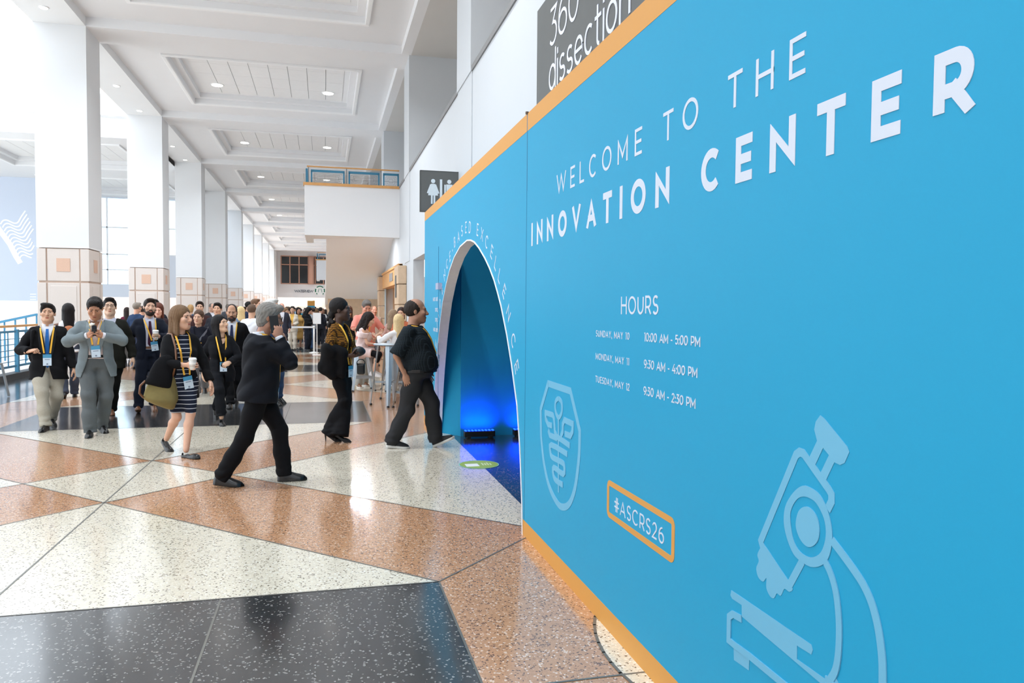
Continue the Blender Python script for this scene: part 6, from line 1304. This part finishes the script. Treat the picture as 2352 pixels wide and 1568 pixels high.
simple('tall man in a dark green jacket looking right, above the white-shirted man', 586, 22.0, 80, 1.90, 'm', (222, 178, 152), 'short', (112, 84, 64), (30, 44, 48), (40, 44, 50), stride=False)
simple('man in a navy jacket with black hair facing right in the crowd', 571, 26.0, 96, 1.86, 'm', (214, 168, 140), 'short', (26, 24, 24), (30, 40, 62), (40, 44, 56), stride=False)
simple('white-haired man walking hidden behind the grey-haired caller', 632, 13.3, 60, 1.80, 'm', (220, 170, 144), 'short', (206, 204, 200), (54, 72, 104), (60, 84, 120), feet=dict(R=F(638, 931, pitch=10), L=F(648, 926, pitch=30)), lany=True)
# the coffee queue
CREAM = (226, 216, 200); QF = dict(stride=False)
simple('woman in a cream trouser suit standing behind the white belt', 672, 31.3, -6, 1.74, 'f', LS, 'bun', (34, 28, 28), CREAM, CREAM, shirt=(226, 180, 90), arms=dict(R=dict(to=(-.1, -.26, .1)), L=dict(to=(.08, -.26, .08))), **QF)
simple('woman in a long dark dress with light brown hair, left of the cream suit', 655, 31.6, 30, 1.68, 'f', LS, 'long', (128, 98, 72), (24, 24, 28), (24, 24, 28), jacket=False, dress=-.85, head=(20, 8, 0), **QF)
simple('woman in a gold skirt half hidden by the cream suit', 685, 32.2, 20, 1.70, 'f', (190, 140, 112), 'verylong', (30, 24, 24), (206, 164, 96), (206, 164, 96), jacket=False, dress=-.8, **QF)
simple('woman in a black top and black jeans looking down at her phone in the queue', 706, 31.0, 60, 1.72, 'f', (200, 150, 124), 'wavy', (24, 22, 22), (24, 25, 28), (36, 40, 50), jacket=False, head=(10, 24, 0), arms=dict(R=dict(to=(-.06, -.3, .18)), L=dict(to=(.06, -.3, .18))), **QF)
simple('person in a grey T-shirt and jeans beside the woman in black in the queue', 718, 31.8, 250, 1.70, 'm', LS, 'short', (60, 46, 40), (150, 154, 160), (60, 84, 122), jacket=False, sleeve='short', **QF)
simple('man with a shaved pinkish head in the queue above the grey-haired caller', 647, 28.0, 10, 1.84, 'm', (226, 166, 146), 'thin', (190, 150, 130), (52, 56, 70), (52, 56, 70), **QF)
# near the tall tables
simple('woman with long brown hair in black standing behind the woman in the mustard top', 801, 20.5, 0, 1.72, 'f', LS, 'long', (92, 60, 46), (22, 22, 24), (24, 24, 28), jacket=False, sleeve='none', lany=False, **QF)
simple('bald man behind the man in the coral polo', 859, 22.5, 10, 1.74, 'm', (222, 160, 136), 'thin', (150, 110, 90), (196, 180, 170), (90, 90, 96), jacket=False, **QF)
simple('person with curly grey-brown hair behind the blonde woman at the tall table', 903, 17.3, 150, 1.62, 'f', LS, 'wavy', (140, 120, 98), (186, 150, 140), (80, 80, 86), jacket=False, **QF)
simple('dark-haired woman whose face shows beside the head of the man in the checked shirt', 922, 16.6, -20, 1.68, 'f', LS, 'bun', (54, 40, 36), (190, 110, 80), (70, 70, 80), jacket=False, **QF)
# distant crowd: a few kinds, repeated
KINDS = [('in a dark suit', 'm', 'short', (34, 28, 26), (30, 32, 40), (30, 32, 40)), ('in a grey jacket', 'm', 'thin', (120, 112, 104), (88, 92, 100), (54, 56, 64)), ('in a light blue shirt', 'm', 'short', (70, 54, 44), (150, 180, 214), (50, 54, 66)), ('in a black dress', 'f', 'long', (44, 32, 28), (26, 26, 30), (26, 26, 30)),
 ('in a white blouse', 'f', 'bob', (120, 90, 62), (232, 232, 234), (60, 62, 74)), ('in a coral top', 'f', 'long', (60, 42, 36), (214, 120, 104), (56, 60, 72)), ('in a teal jacket', 'f', 'bun', (40, 30, 28), (50, 130, 150), (40, 44, 52))]
rd = random.Random(21); spots = []
while len(spots) < 54:
    Y = rd.choice((rd.uniform(32.5, 45), rd.uniform(34, 60), rd.uniform(45, 72))); X = rd.uniform(-4.4, .1 if Y > 26 else 1.2)
    if all((X-a)**2+(Y-b_)**2 > .55 for a, b_ in spots) and not (abs(X-kx0) < .7 and abs(Y-KY) < .8): spots.append((X, Y))
protos = []
for i, (X, Y) in enumerate(spots):
    k = i % len(KINDS); d, sx_, hr, hc, tc_, pc = KINDS[k]; lab = 'small distant person %s in the crowd before the coffee shop' % d; rz = rd.choice((0, 20, -30, 90, -90, 180, 160)); sc = rd.uniform(.95, 1.05)
    if i < len(KINDS):
        P = simple(lab, 0, 0, 0, 1.74 if sx_ == 'm' else 1.64, sx_, rd.choice(((220, 176, 150), (196, 148, 120), (150, 106, 84))), hr, hc, tc_, pc, lod=2, jacket=(k < 2), stride=False, group='distant crowd '+d, at=(X, Y)); protos.append(P.root); r = P.root
    else: r = copy_tree(protos[k]); r['label'] = lab
    r.location = (X, Y, 0); r.rotation_euler = (0, 0, math.radians(rz)); r.scale = (sc, sc, sc)
